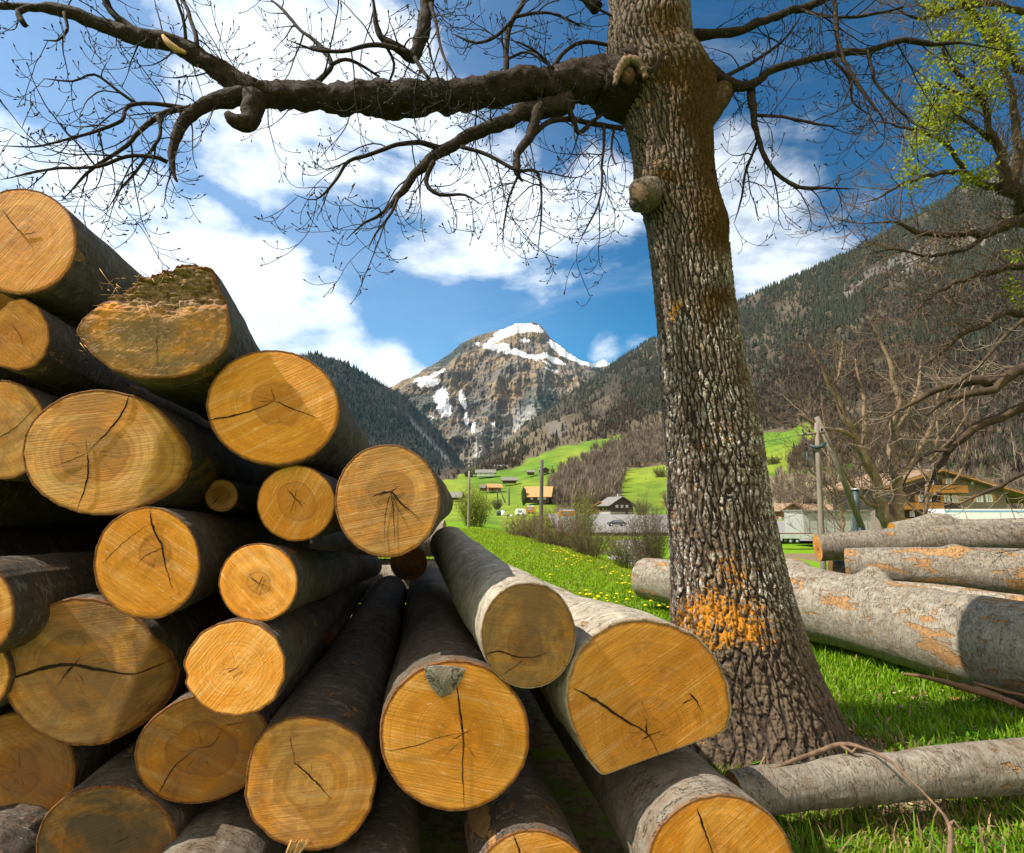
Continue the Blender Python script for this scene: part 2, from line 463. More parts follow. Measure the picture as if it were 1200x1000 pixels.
def mat_log_bark():
    m, t = newmat('beech_bark')
    co = t.n('ShaderNodeTexCoord').outputs['Object']
    seed = opar(t, 'seed'); pale = opar(t, 'pale'); scar = opar(t, 'scarred')
    sv = t.n('ShaderNodeCombineXYZ', {0: seed, 1: seed, 2: t.math('MULTIPLY', seed, 3.1)}).outputs[0]
    cs = t.vmath('ADD', co, sv).outputs[0]
    long_ = t.n('ShaderNodeMapping', {'Vector': cs, 'Scale': (1, 1, 0.35)}).outputs[0]
    wrap = t.n('ShaderNodeMapping', {'Vector': cs, 'Scale': (1, 1, 3.0)}).outputs[0]
    big = t.noise(long_, 4.5, 6, 0.65, 0.5)
    fine = t.noise(wrap, 38.0, 6, 0.7)
    mid = t.noise(cs, 15.0, 6, 0.68, 0.6)
    g = t.mix(t.mapr(big, 0.33, 0.68), (0.045, 0.033, 0.023), (0.195, 0.155, 0.115))
    g = t.mix(t.mapr(fine, 0.35, 0.7), g, t.mix(0.5, g, (0.045, 0.036, 0.027)))
    p = t.mix(t.mapr(mid, 0.3, 0.7), (0.30, 0.24, 0.17), (0.66, 0.585, 0.46))
    g = t.mix(pale, g, p)
    lich = t.mapr(t.noise(cs, 24.0, 6, 0.75), 0.60, 0.68)
    lich = t.math('MULTIPLY', lich, t.mapr(t.noise(cs, 3.0, 3, .6), 0.45, 0.65))
    g = t.mix(t.math('MULTIPLY', lich, 0.65), g, (0.47, 0.49, 0.46))
    moss = t.math('MULTIPLY', t.mapr(t.noise(cs, 6.0, 6, 0.7), 0.56, 0.70), 0.45)
    g = t.mix(moss, g, (0.045, 0.052, 0.014))
    wb = t.mapr(t.noise(cs, 9.0, 7, 0.72, 0.5), 0.50, 0.60)
    g = t.mix(t.math('MULTIPLY', wb, t.math('SUBTRACT', 0.65, t.math('MULTIPLY', pale, .5))), g, t.mix(fine, (0.055, 0.026, 0.010), (0.20, 0.115, 0.055)))
    flake = t.mapr(t.noise(wrap, 12.0, 5, 0.75, 0.3), 0.57, 0.62)
    g = t.mix(t.math('MULTIPLY', flake, 0.45), g, (0.33, 0.31, 0.28))
    sc = t.noise(long_, 6.5, 5, 0.62, 0.3)
    thr = t.math('SUBTRACT', 0.725, t.math('MULTIPLY', scar, 0.20))
    sm = t.mapr(t.math('SUBTRACT', sc, thr), 0.0, 0.02)
    inner = t.mix(t.noise(long_, 30.0, 4, .6), (0.15, 0.055, 0.014), (0.50, 0.28, 0.10))
    g = t.mix(t.math('MULTIPLY', sm, 0.9), g, inner)
    crk = t.mapr(t.math('ABSOLUTE', t.math('SUBTRACT', t.noise(wrap, 7.0, 5, .6, .5), 0.5)), 0.0, 0.010, 1.0, 0.0)
    g = t.mix(t.math('MULTIPLY', t.math('MULTIPLY', crk, t.mapr(big, 0.4, 0.62)), 0.7), g, (0.03, 0.022, 0.014))
    lip = t.attr('lip').outputs['Fac']
    g = t.mix(t.math('MULTIPLY', t.mapr(t.math('ADD', lip, t.math('MULTIPLY', t.math('SUBTRACT', mid, .5), 1.5)), 0.35, 0.6), t.math('SUBTRACT', 0.9, t.math('MULTIPLY', pale, .6))), g, (0.23, 0.085, 0.020))
    bmp = t.math('ADD', t.math('MULTIPLY', fine, 0.8), t.math('ADD', t.math('MULTIPLY', mid, 1.2), t.math('ADD', t.math('MULTIPLY', sm, -1.2), t.math('MULTIPLY', crk, -1.0))))
    return finish(m, t, g, 0.75, bmp, 1.0, 0.012, 0.3)

def mat_tree_bark():
    m, t = newmat('furrowed_bark')
    co = t.n('ShaderNodeTexCoord').outputs['Object']
    ridge = t.attr('ridge').outputs['Fac']; moss = t.attr('moss').outputs['Fac']; rust = t.attr('rust').outputs['Fac']; lic = t.attr('lichen').outputs['Fac']
    fine = t.noise(t.n('ShaderNodeMapping', {'Vector': co, 'Scale': (1, 1, 0.5)}).outputs[0], 55.0, 6, 0.7)
    g = t.mix(t.mapr(ridge, 0.25, 0.85), (0.010, 0.006, 0.004), (0.105, 0.072, 0.045))
    g = t.mix(t.mapr(fine, 0.3, 0.75), g, t.mix(0.25, g, (0.30, 0.24, 0.18)))
    l = t.mapr(t.noise(t.n('ShaderNodeMapping', {'Vector': co, 'Scale': (1, 1, 0.6)}).outputs[0], 34.0, 7, 0.82), 0.50, 0.57)
    l = t.math('MULTIPLY', l, t.mapr(ridge, 0.40, 0.62))
    l = t.math('MULTIPLY', t.math('MULTIPLY', l, lic), t.mapr(t.noise(co, 3.2, 4, .6), 0.38, 0.58, 0.12, 1.0))
    g = t.mix(t.math('MULTIPLY', l, 0.85), g, (0.62, 0.585, 0.51))
    r = t.noise(co, 42.0, 5, 0.75)
    r2 = t.noise(co, 11.0, 5, 0.7)
    rm = t.mapr(t.math('ADD', t.math('ADD', t.math('MULTIPLY', r, .75), t.math('MULTIPLY', r2, .35)), t.math('MULTIPLY', rust, 0.15)), 0.675, 0.72)
    g = t.mix(rm, g, t.mix(t.noise(co, 90.0, 3, .6), (0.38, 0.13, 0.010), (0.55, 0.25, 0.020)))
    ms = t.mapr(t.math('ADD', t.noise(co, 16.0, 8, .78), t.math('MULTIPLY', moss, 0.28)), 0.60, 0.76)
    g = t.mix(ms, g, t.mix(t.noise(co, 50.0, 4, .7), (0.016, 0.009, 0.004), (0.11, 0.058, 0.014)))
    bmp = t.math('ADD', fine, t.math('MULTIPLY', t.noise(co, 120.0, 4, .7), 0.5))
    return finish(m, t, g, 0.9, bmp, 0.9, 0.006, 0.15)

def mat_branch():
    m, t = newmat('branch_bark')
    co = t.n('ShaderNodeTexCoord').outputs['Object']
    geo = t.n('ShaderNodeNewGeometry')
    up = t.n('ShaderNodeSeparateXYZ', {0: geo.outputs['Normal']}).outputs[2]
    n = t.noise(co, 30.0, 6, 0.7)
    b = t.noise(co, 9.0, 5, 0.7)
    g = t.mix(t.mapr(n, 0.35, 0.7), (0.009, 0.006, 0.004), (0.045, 0.027, 0.015))
    g = t.mix(t.mapr(t.math('ADD', b, t.math('MULTIPLY', up, 0.16)), 0.55, 0.68), g, (0.030, 0.016, 0.004))
    g = t.mix(t.math('MULTIPLY', t.mapr(t.noise(co, 60.0, 4, .7), 0.64, 0.7), 0.5), g, (0.34, 0.32, 0.28))
    return finish(m, t, g, 0.85, t.math('ADD', n, b), 0.9, 0.012, 0.2)

def mat_col(name, rough=0.85, scale=2.0, amt=0.3, bump=0.0, transl=0.0):
    """colour comes from the mesh's own 'col' attribute, varied by noise"""
    m, t = newmat(name)
    co = t.n('ShaderNodeTexCoord').outputs['Object']
    c = t.attr('col').outputs['Color']
    n = t.noise(co, scale, 7, 0.65)
    v = t.mapr(n, 0.25, 0.75, 1 - amt, 1 + amt)
    c = t.n('ShaderNodeHueSaturation', {'Value': v, 'Color': c}).outputs[0]
    if transl > 0:
        d = t.n('ShaderNodeBsdfPrincipled', {'Base Color': c, 'Roughness': rough, 'Specular IOR Level': 0.25})
        tr = t.n('ShaderNodeBsdfTranslucent', {'Color': c})
        mx = t.n('ShaderNodeMixShader', {0: transl, 1: d.outputs[0], 2: tr.outputs[0]})
        t.n('ShaderNodeOutputMaterial', {'Surface': mx.outputs[0]})
        return m
    if bump:
        return finish(m, t, c, rough, n, 1.0, bump, 0.15)
    return finish(m, t, c, rough, None, spec=0.15)

def mat_rock():
    """far mountain: rock / alpine grass / snow chosen by mesh attributes and broken up by noise"""
    m, t = newmat('mountain_rock')
    co = t.n('ShaderNodeTexCoord').outputs['Object']
    snow = t.attr('snow').outputs['Fac']; c = t.attr('col').outputs['Color']
    st = t.n('ShaderNodeMapping', {'Vector': co, 'Scale': (1, 1, 0.45)}).outputs[0]
    n1 = t.noise(st, 0.010, 10, 0.68, 0.4)
    n2 = t.noise(st, 0.035, 9, 0.72)
    n3 = t.noise(t.n('ShaderNodeMapping', {'Vector': co, 'Rotation': (0.15, 0.12, 0), 'Scale': (.25, .25, 2.0)}).outputs[0], 0.016, 7, 0.7)
    g = t.n('ShaderNodeHueSaturation', {'Value': t.mapr(n1, 0.25, 0.75, 0.45, 1.55), 'Color': c}).outputs[0]
    g = t.mix(t.math('MULTIPLY', t.mapr(n2, 0.50, 0.60), 0.65), g, (0.035, 0.036, 0.032))
    g = t.mix(t.math('MULTIPLY', t.mapr(n3, 0.54, 0.66), 0.5), g, (0.30, 0.27, 0.235))
    sm = t.mapr(t.math('ADD', snow, t.math('MULTIPLY', t.math('SUBTRACT', t.math('ADD', t.math('MULTIPLY', n2, .65), t.math('MULTIPLY', n1, .35)), 0.5), 1.9)), 0.44, 0.52)
    g = t.mix(sm, g, (0.86, 0.88, 0.92))
    return finish(m, t, g, 0.9, t.math('ADD', n1, t.math('MULTIPLY', n2, 0.5)), 1.0, 18.0, 0.1)

def mat_ground():
    m, t = newmat('meadow_soil')
    co = t.n('ShaderNodeTexCoord').outputs['Object']
    bare = t.attr('bare').outputs['Fac']
    n = t.noise(co, 1.3, 6, .6); f = t.noise(co, 14.0, 6, .7); v = t.noise(co, 0.07, 5, .6)
    g = t.mix(t.mapr(n, 0.3, 0.7), (0.085, 0.19, 0.005), (0.15, 0.27, 0.005))
    g = t.mix(t.mapr(v, 0.4, 0.65), g, (0.16, 0.26, 0.010))
    g = t.mix(t.math('MULTIPLY', t.mapr(f, 0.48, 0.65), 0.5), g, (0.04, 0.075, 0.010))
    d = t.mix(t.mapr(f, 0.35, 0.65), (0.085, 0.055, 0.030), (0.27, 0.20, 0.12))
    bm = t.mapr(t.math('ADD', bare, t.math('MULTIPLY', t.math('SUBTRACT', t.noise(co, 3.0, 6, .7), .5), 1.2)), 0.4, 0.6)
    g = t.mix(bm, g, d)
    return finish(m, t, g, 0.95, f, 1.0, 0.02, 0.1)

def mat_glass():
    m, t = newmat('window_glass')
    return finish(m, t, (0.25, 0.28, 0.32), 0.12, None, spec=0.6)

M = dict(
    end=mat_endgrain(), bark=mat_log_bark(), trunk=mat_tree_bark(), branch=mat_branch(), rock=mat_rock(), ground=mat_ground(), glass=mat_glass(),
    crack=simple('dark_crack', (0.022, 0.011, 0.005), 0.95, 40, 0.5),
    fibre=simple('torn_wood_fibre', (0.42, 0.24, 0.09), 0.8, 40, 0.4, stretch=(1, 1, .2)),
    hill=mat_col('hillside_cover', 0.95, 0.06, 0.35, 1.2),
    foliage=mat_col('far_tree_foliage', 0.9, 0.5, 0.25),
    grass=mat_col('grass_blade', 0.55, 3.0, 0.25, transl=0.45),
    leaf=mat_col('young_leaf', 0.6, 4.0, 0.2, transl=0.5),
    petal=simple('dandelion_petal', (0.85, 0.62, 0.01), 0.6),
    twig=simple('thin_twig_bark', (0.014, 0.010, 0.008), 0.8, 30, 0.4),
    twig_pale=simple('pale_twig_bark', (0.22, 0.165, 0.11), 0.8, 30, 0.4),
    shrub=mat_col('shrub_twigs', 0.9, 3.0, 0.3),
    moss=simple('trunk_moss', (0.07, 0.045, 0.008), 0.95, 40, 0.6, 90, 0.01),
    callus=simple('callus_wood', (0.15, 0.092, 0.056), 0.85, 25, 0.5, 60, 0.006),
    shrubtwig=simple('warm_twig_bark', (0.12, 0.078, 0.048), 0.85, 12, 0.35),
    twigwarm=simple('brown_twig_bark', (0.11, 0.072, 0.045), 0.85, 5, 0.35),
    pole=simple('weathered_pole', (0.19, 0.155, 0.12), 0.85, 6, 0.3, stretch=(4, 4, .5)),
    brownbark=simple('brown_tree_bark', (0.19, 0.125, 0.075), 0.9, 6, 0.45, 30, 0.02),
    polegrey=simple('dark_pole_wood', (0.085, 0.075, 0.065), 0.85, 6, 0.3),
    limbbrown=simple('mossy_brown_bark', (0.055, 0.034, 0.018), 0.9, 8, 0.6, 40, 0.02),
    chips=mat_col('bark_chips', 0.9, 20.0, 0.3),
    steel=simple('dark_steel', (0.04, 0.06, 0.065), 0.5, 4, 0.2),
    alu=simple('trailer_aluminium', (0.55, 0.56, 0.58), 0.35, 5, 0.15, metal=0.5),
    rubber=simple('tyre_rubber', (0.02, 0.02, 0.02), 0.8),
    white=simple('white_sheet', (0.78, 0.79, 0.80), 0.5, 1.5, 0.06),
    blue=simple('blue_band', (0.18, 0.34, 0.55), 0.5, 1.5, 0.1),
    concrete=simple('pale_concrete', (0.31, 0.30, 0.275), 0.9, 2.0, 0.15),
    plaster=simple('brown_plaster', (0.185, 0.150, 0.112), 0.9, 3.0, 0.15),
    darkwood=simple('dark_chalet_wood', (0.062, 0.042, 0.030), 0.85, 4.0, 0.35, stretch=(1, 1, 6)),
    midwood=simple('brown_chalet_wood', (0.17, 0.095, 0.045), 0.85, 4.0, 0.35, stretch=(1, 1, 6)),
    orange=simple('oiled_balcony_wood', (0.47, 0.20, 0.038), 0.6, 5.0, 0.25, stretch=(6, 6, .6)),
    tile=simple('brown_roof_tile', (0.24, 0.15, 0.09), 0.85, 3.0, 0.3),
    tileorange=simple('orange_roof_tile', (0.42, 0.22, 0.09), 0.85, 2.0, 0.3),
    slate=simple('grey_slate_roof', (0.17, 0.155, 0.14), 0.8, 2.0, 0.25),
    asphalt=simple('road_asphalt', (0.21, 0.20, 0.185), 0.9, 0.6, 0.12),
    gravel=simple('gravel_track', (0.30, 0.28, 0.26), 0.95, 2.0, 0.3),
    curtain=simple('white_curtain', (0.75, 0.75, 0.72), 0.8, 6, 0.1),
    redpaint=simple('faded_red_paint', (0.40, 0.09, 0.03), 0.6, 4, 0.2),
    carpaint=simple('dark_car_paint', (0.05, 0.055, 0.07), 0.3, 4, 0.1, spec=0.6),
)
# ------------------------------------------------------------------ the log pile on the left
NA = 144
def axes_from(zaxis):
    z = zaxis / np.linalg.norm(zaxis)
    x = np.cross(np.array([0, 0, 1.0]), z); x /= np.linalg.norm(x)
    x = -x if x[0] < 0 else x
    y = np.cross(z, x)
    return x, y, z

def angular_outline(poly, pith):
    """radius (px) per angle for a star-shaped polygon about the pith"""
    P = np.array(poly, float) - np.array(pith)
    th = np.linspace(0, 2 * math.pi, NA, endpoint=False)
    out = np.zeros(NA)
    n = len(P)
    for k, t in enumerate(th):
        d = np.array([math.cos(t), math.sin(t)])
        best = 0
        for i in range(n):
            a, b = P[i], P[(i + 1) % n]
            e = b - a
            den = d[0] * e[1] - d[1] * e[0]
            if abs(den) < 1e-9: continue
            s = (a[0] * e[1] - a[1] * e[0]) / den
            q = (a[0] * d[1] - a[1] * d[0]) / den
            if s > 0 and -1e-6 <= q <= 1 + 1e-6: best = max(best, s)
        out[k] = best
    for _ in range(1):
        out = (np.roll(out, 1) + 2 * out + np.roll(out, -1)) / 4
    return th, out

LOGN = [0]
def pile_log(label, c, rad, D, vp=(487, 604), L=4.2, pith=(0, 0), rot=0, poly=None, taper=0.82, bevel=None, rough=0.0,
             tone=1.0, heart=0.0, darkness=0.15, gold=0.5, saw=0.4, pale=0.0, scarred=0.35, cracks=(), wob=0.02, tilt=(0, 0)):
    LOGN[0] += 1
    sd_ = LOGN[0] * 3.7
    ax = ray(*vp); ax = ax / np.linalg.norm(ax)
    pp = np.array([c[0] + pith[0], c[1] + pith[1]], float)
    nrm = ax + np.array([tilt[0], 0, tilt[1]]); nrm /= np.linalg.norm(nrm)
    P0 = at(pp[0], pp[1], D)
    bx, by, bz = axes_from(ax)
    eye = np.array([0, 0, EYE])
    if poly is not None:
        th, rr_ = angular_outline(poly, pp)
    else:
        k = np.linspace(0, 2 * math.pi, 90, endpoint=False)
        cr, sr = math.cos(math.radians(rot)), math.sin(math.radians(rot))
        ex, ey = rad[0] * np.cos(k), rad[1] * np.sin(k)
        th, rr_ = angular_outline(np.c_[c[0] + ex * cr - ey * sr, c[1] + ex * sr + ey * cr], pp)
    rr_ = rr_ * (1 + wob * fbm(np.cos(th) * 1.3 + sd_, np.sin(th) * 1.3, sd_, 3) * 1.2 + 0.014 * fbm(np.cos(th) * 14, np.sin(th) * 12, sd_, 3))
    def to_local(pu, pv, zoff=True):
        x = (pu - W0 / 2) / FPX; y = (H0 / 2 - pv) / FPX
        cc, ss = math.cos(PITCH), math.sin(PITCH)
        d = np.stack([x, cc - y * ss, ss + y * cc], -1)
        t = ((P0 - eye) @ nrm) / (d @ nrm)
        w_ = eye + d * t[..., None] - P0
        l = np.stack([w_ @ bx, w_ @ by, w_ @ bz], -1)
        if bevel and zoff:
            (bdx, bdy), thr, sl = bevel
            n_ = math.hypot(bdx, bdy)
            q = ((pu - c[0]) * bdx + (pv - c[1]) * bdy) / n_ - thr
            l[..., 2] += np.clip(q, 0, None) * D / FPX * sl
        return l
    NR = 90 if rough else 26
    fr = np.linspace(0, 1, NR) ** 0.85
    PU = pp[0] + fr[:, None] * rr_[None] * np.cos(th)[None]
    PV = pp[1] + fr[:, None] * rr_[None] * np.sin(th)[None]
    G = to_local(PU, PV)
    crum = np.zeros_like(PU)
    zn = 0.0016 * fbm(G[..., 0] * 14 + sd_, G[..., 1] * 14, 0, 4)
    if rough > 0:
        top = sstep(-(PV - c[1]) / rad[1] + 0.25 * fbm(PU * .03, PV * .03, 3, 3), 0.02, 0.55)
        crum = top
        zn = zn + rough * (0.022 * ridged(G[..., 0] * 26, G[..., 1] * 60, 2, 6, .62) * (0.06 + top) + 0.05 * top ** 2 + .004 * fbm(G[..., 0] * 90, G[..., 1] * 90, 1, 3) * (.3 + top))
    G[..., 2] += zn + 0.0025 * sstep(fr, 0.97, 1.0)[:, None]
    root = empty('beech_log', (0, 0, 0), label, 'log', 'cut logs heaped in the big pile')
    Mx = Matrix([[bx[i], by[i], bz[i], P0[i]] for i in range(3)] + [[0, 0, 0, 1]])
    root.matrix_world = Mx
    V = np.concatenate([G[:1, :1].reshape(1, 3), G[1:].reshape(-1, 3)])
    q = grid_faces(NR - 1, NA, True) + 1
    tri = np.array([[0, 1 + (i + 1) % NA, 1 + i] for i in range(NA)])
    rrv = np.concatenate([[0], np.repeat(fr[1:], NA)])
    radv = np.hypot(V[:, 0], V[:, 1])
    # rings follow the outline: blend true radius with scaled radius
    meanr = float(np.hypot(G[-1, :, 0], G[-1, :, 1]).mean())
    radv = 0.5 * radv + 0.5 * rrv * meanr
    face = mk('cut_face', V, [q[:, ::-1], tri[:, ::-1]], M['end'], root, True, {'rr': rrv, 'rad': radv, 'crumbly': np.concatenate([[0], crum[1:].ravel()])})
    for o_ in (face,):
        o_['tone'] = tone; o_['heart'] = heart if heart > 0 else -1.0; o_['darkness'] = darkness; o_['gold'] = gold; o_['saw_angle'] = saw; o_['seed'] = sd_
    # bark: a ring lip flush with the cut, then the body
    O = G[-1]
    cx, cy = O[:, 0].mean(), O[:, 1].mean()
    rel = O[:, :2] - [cx, cy]
    rm = np.hypot(rel[:, 0], rel[:, 1])
    s = np.concatenate([[-0.002, -0.003, 0.0, 0.006], np.linspace(0.02, 0.9, 44), np.linspace(0.95, L, 30)])
    sc = np.concatenate([[0.985, 1.0, 1.012, 1.016], np.full(len(s) - 4, 1.018)])
    ang = np.arctan2(rel[:, 1], rel[:, 0])
    rows = []
    for si, sk in zip(s, sc):
        f = max(si, 0) / L
        blend = sstep(f, 0.03, 0.35)
        rr2 = (rm * (1 - blend) + rm.mean() * blend) * sk * (1 - (1 - taper) * f)
        lump = 0.05 * fbm(np.cos(ang) * 1.2 + sd_, np.sin(ang) * 1.2, si * 1.8 + sd_, 3) * sstep(si, 0.0, 0.4) \
            + 0.022 * fbm(np.cos(ang) * 6, np.sin(ang) * 6, si * 9 + sd_, 4) * sstep(si, 0.0, 0.05)
        rr2 = rr2 * (1 + lump)
        rows.append(np.stack([cx + np.cos(ang) * rr2, cy + np.sin(ang) * rr2, O[:, 2] * (1 - f) + si], -1))
    B = np.array(rows)
    nB = len(B)
    Vb = np.concatenate([B.reshape(-1, 3), B[-1].mean(0)[None]])
    tri = np.array([[nB * NA, (nB - 1) * NA + (i + 1) % NA, (nB - 1) * NA + i] for i in range(NA)])
    bk = mk('bark', Vb, [grid_faces(nB, NA, True), tri[:, ::-1]], M['bark'], root, True, {'lip': np.concatenate([np.repeat(np.where(s < .004, 1.0, np.where(s < .012, .35, 0.0)), NA), [0]])})
    bk['seed'] = sd_; bk['pale'] = pale; bk['scarred'] = scarred
    # drying cracks: dark slits, wider in the middle
    def ribbon(pts, wpx, lift):
        P = np.array(pts, float)
        Q = catmull(np.c_[P, np.zeros((len(P), 2))], 2.5)[:, :2]
        n = len(Q)
        T = np.gradient(Q, axis=0); T /= np.linalg.norm(T, axis=1, keepdims=True) + 1e-9
        Nn = np.c_[-T[:, 1], T[:, 0]]
        f = np.linspace(0, 1, n)
        wv = wpx * 0.36 * (np.clip(np.minimum(f * 5, (1 - f) * 1.6) + .08, 0, 1)) * (0.75 + 0.5 * np.abs(fbm(f * 14, sd_, 0, 3)) * 2)
        jig = fbm(f * 22, sd_ + 4, 0, 3)[:, None] * Nn * 1.0
        a = Q + jig + Nn * wv[:, None]; b = Q + jig - Nn * wv[:, None]
        la, lb = to_local(a[:, 0], a[:, 1]), to_local(b[:, 0], b[:, 1])
        lm = (la + lb) / 2
        la[:, 2] -= lift; lb[:, 2] -= lift; lm[:, 2] -= lift * .6
        return np.concatenate([la, lm, lb]), grid_faces(3, n)
    for ck in cracks:
        wpx, pts = ck[0], ck[1]
        Vc, Fc = ribbon(pts, wpx, 0.0030)
        mk('crack', Vc, [Fc], M['crack'], root, True)
    root['_frame'] = 1
    del root['_frame']
    return root, to_local, (bx, by, bz, P0)

logs = {}
def PL(key, *a, **k):
    logs[key] = pile_log(*a, **k)

PL('A', "topmost log at the left edge, golden cut face above the small log", (24, 283), (66, 62), 2.1, pith=(2, -6), tilt=(0.02, 0), gold=0.8, saw=1.0, darkness=.12, scarred=.5,
   cracks=[(1.6, [(4, 248), (16, 264), (28, 276), (36, 290)]), (1.0, [(28, 276), (44, 272)])])
PL('B', "small saturated orange log squeezed under the topmost left log", (14, 392), (44, 42), 2.1, vp=(470, 620), tilt=(-0.02, 0), gold=1.0, saw=-0.7, tone=0.8, scarred=.6,
   poly=[(-28, 400), (-20, 380), (-5, 368), (12, 352), (28, 350), (44, 360), (56, 380), (58, 400), (52, 418), (40, 430), (20, 434), (-5, 428), (-22, 416)],
   cracks=[(0.8, [(14, 380), (24, 394), (28, 408)])])
NA = 432
PL('C', "weathered grey-brown log with broken hairy upper rim near the top", (180, 378), (88, 70), 1.98, vp=(455, 610), gold=.08, darkness=.85, tone=.98, rough=1.0, saw=0.6, scarred=.6,
   poly=[(90, 388), (97, 374), (104, 366), (118, 354), (126, 341), (140, 333), (152, 322), (165, 318), (180, 313), (196, 311), (200, 303), (222, 302), (243, 309), (249, 328), (258, 343), (266, 362), (269, 388), (262, 408), (248, 424), (228, 436), (200, 442), (160, 442), (130, 433), (108, 416), (97, 402)],
   cracks=[(1.0, [(184, 392), (185, 430)])])
NA = 144
PL('D', "golden log with dark clover-shaped heart, right below the weathered log", (320, 478), (78, 67), 2.12, tilt=(0.01, 0), gold=.95, heart=.36, darkness=.1, saw=0.5, tone=1.08, scarred=.35, rot=8,
   cracks=[(2.4, [(244, 493), (270, 488), (300, 480), (322, 470)]), (1.5, [(322, 470), (345, 480), (374, 491)]), (1.0, [(322, 470), (318, 454)])], pith=(2, -8))
PL('E', "pale log cut off by the left edge beside the wide slant-cut log", (4, 504), (50, 58), 2.16, tilt=(0.02, 0), gold=0.0, darkness=0.45, saw=-0.9, tone=1.0, cracks=[(1.2, [(-5, 515), (20, 500), (48, 470)])])
PL('F', "wide log with a long curved crack and slant-cut right side", (118, 531), (92, 73), 2.06, pith=(-15, 0), gold=0.2, darkness=0.35, saw=0.15, tone=1.0, bevel=((1, 0.35), 62, 1.3), heart=.45, scarred=.6,
   cracks=[(3.0, [(152, 461), (146, 480), (132, 500), (103, 531)]), (3.0, [(103, 531), (103, 560), (90, 600)]), (1.0, [(103, 531), (80, 541), (52, 550)]), (0.8, [(103, 531), (101, 515)])])
PL('G', "small log with a golden heart between two large ones", (347, 590), (46, 44), 2.18, tilt=(0.04, 0), gold=.6, heart=.5, darkness=.05, tone=1.12, saw=1.1,
   cracks=[(1.4, [(336, 574), (346, 584), (356, 596)]), (1.1, [(346, 584), (348, 573)]), (.8, [(346, 584), (340, 602)])], pith=(0, -6))
PL('H', "thinnest log in the pile, little round end deep in a gap", (259, 581), (19.5, 19), 2.55, gold=.25, heart=.5, darkness=.2, tone=.8, L=3.0, cracks=[(1.2, [(248, 592), (256, 584), (262, 578)])])
PL('I', "log with a split fan-shaped dark heart at the pile's right edge", (454, 587), (61, 66), 2.1, vp=(545, 596), L=3.4, gold=0.05, heart=.42, darkness=0.5, saw=0.2, tone=1.02, scarred=.6,
   cracks=[(3.2, [(436, 582), (458, 577), (470, 590), (492, 608)]), (1.2, [(458, 577), (461, 600), (463, 640)]), (1.0, [(458, 577), (452, 602), (450, 640)]), (1.6, [(458, 577), (468, 569)]), (.8, [(458, 577), (478, 620)])], pith=(3, -10))
PL('J', "yellow log with a vertical crack through its middle", (172, 660), (62, 65), 2.05, vp=(440, 625), tilt=(0.04, 0), gold=0.95, heart=.3, darkness=.1, tone=1.12, saw=-0.6, scarred=.7, L=3.6,
   cracks=[(3.2, [(176, 597), (180, 620), (190, 640), (194, 662), (203, 692)]), (1.2, [(192, 642), (170, 652), (158, 668)]), (1.0, [(120, 660), (150, 632), (178, 612)])], pith=(15, -18))
PL('K', "small yellow log with a round orange heart", (303, 683), (46, 46), 2.05, vp=(500, 655), tilt=(0.06, 0), gold=.6, heart=.3, darkness=.05, tone=1.18, saw=-0.8, scarred=.5,
   cracks=[(1.2, [(292, 676), (305, 684), (318, 690)]), (1.0, [(308, 675), (300, 694)])])
PL('L', "pale log with chipped left rim and wavy saw marks", (277, 783), (60, 57), 1.97, vp=(470, 650), tilt=(0.05, 0), gold=0.0, darkness=0.0, tone=1.22, saw=0.9, scarred=.2,
   poly=[(215, 778), (222, 760), (236, 742), (256, 731), (280, 727), (304, 732), (324, 748), (334, 772), (333, 796), (322, 820), (302, 834), (276, 840), (252, 836), (236, 826), (224, 812), (216, 800), (221, 794)],
   cracks=[(1.6, [(268, 788), (280, 781)])])
PL('M', "largest left log, split right across by a dark wavy crack", (97, 788), (95, 86), 2.16, pith=(-13, -8), gold=.0, heart=.52, darkness=0.7, tone=0.88, saw=0.1, bevel=((1, 0.45), 60, 1.4), scarred=.3,
   cracks=[(5.5, [(3, 797), (30, 790), (60, 781), (86, 779), (118, 785), (150, 790), (176, 785), (200, 777)]), (2.0, [(78, 790), (96, 768)]), (1.0, [(84, 780), (66, 805)])])
PL('N', "brown shaded log at the left edge under the largest left log", (22, 906), (66, 69), 2.24, tilt=(-0.1, 0), gold=.35, darkness=.5, tone=0.6, saw=-0.7, heart=.4)  # shade under the larger log goes into the lowered face tone
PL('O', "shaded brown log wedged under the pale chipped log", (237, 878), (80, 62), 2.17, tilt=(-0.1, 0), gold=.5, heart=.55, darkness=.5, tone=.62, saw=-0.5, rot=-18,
   cracks=[(1.8, [(186, 930), (205, 898), (232, 876)]), (1.0, [(232, 876), (250, 872), (262, 850)]), (1.0, [(262, 850), (290, 846)])])  # face tone lowered to paint in the shade under the pale log
PL('P', "dark mottled log at the bottom left with crumbly top rim", (125, 992), (82, 70), 2.08, tilt=(-0.08, 0), gold=.1, darkness=1.0, tone=0.5, heart=.7, saw=0.3)  # overhang shade painted in by the low tone; darkness is weathering
PL('Q', "squarish log with saw ridges and a dark stain near the top", (364, 918), (77, 79), 2.1, vp=(500, 590), tilt=(0.02, 0), gold=0.08, darkness=0.5, tone=1.1, saw=0.05, scarred=.45,
   poly=[(290, 900), (296, 875), (312, 855), (335, 842), (362, 840), (392, 846), (420, 862), (434, 884), (440, 915), (433, 950), (420, 972), (400, 990), (372, 997), (345, 994), (318, 982), (297, 962), (287, 932)],
   cracks=[(2.6, [(345, 893), (358, 904), (372, 918), (388, 936)]), (1.0, [(340, 862), (346, 895)])])
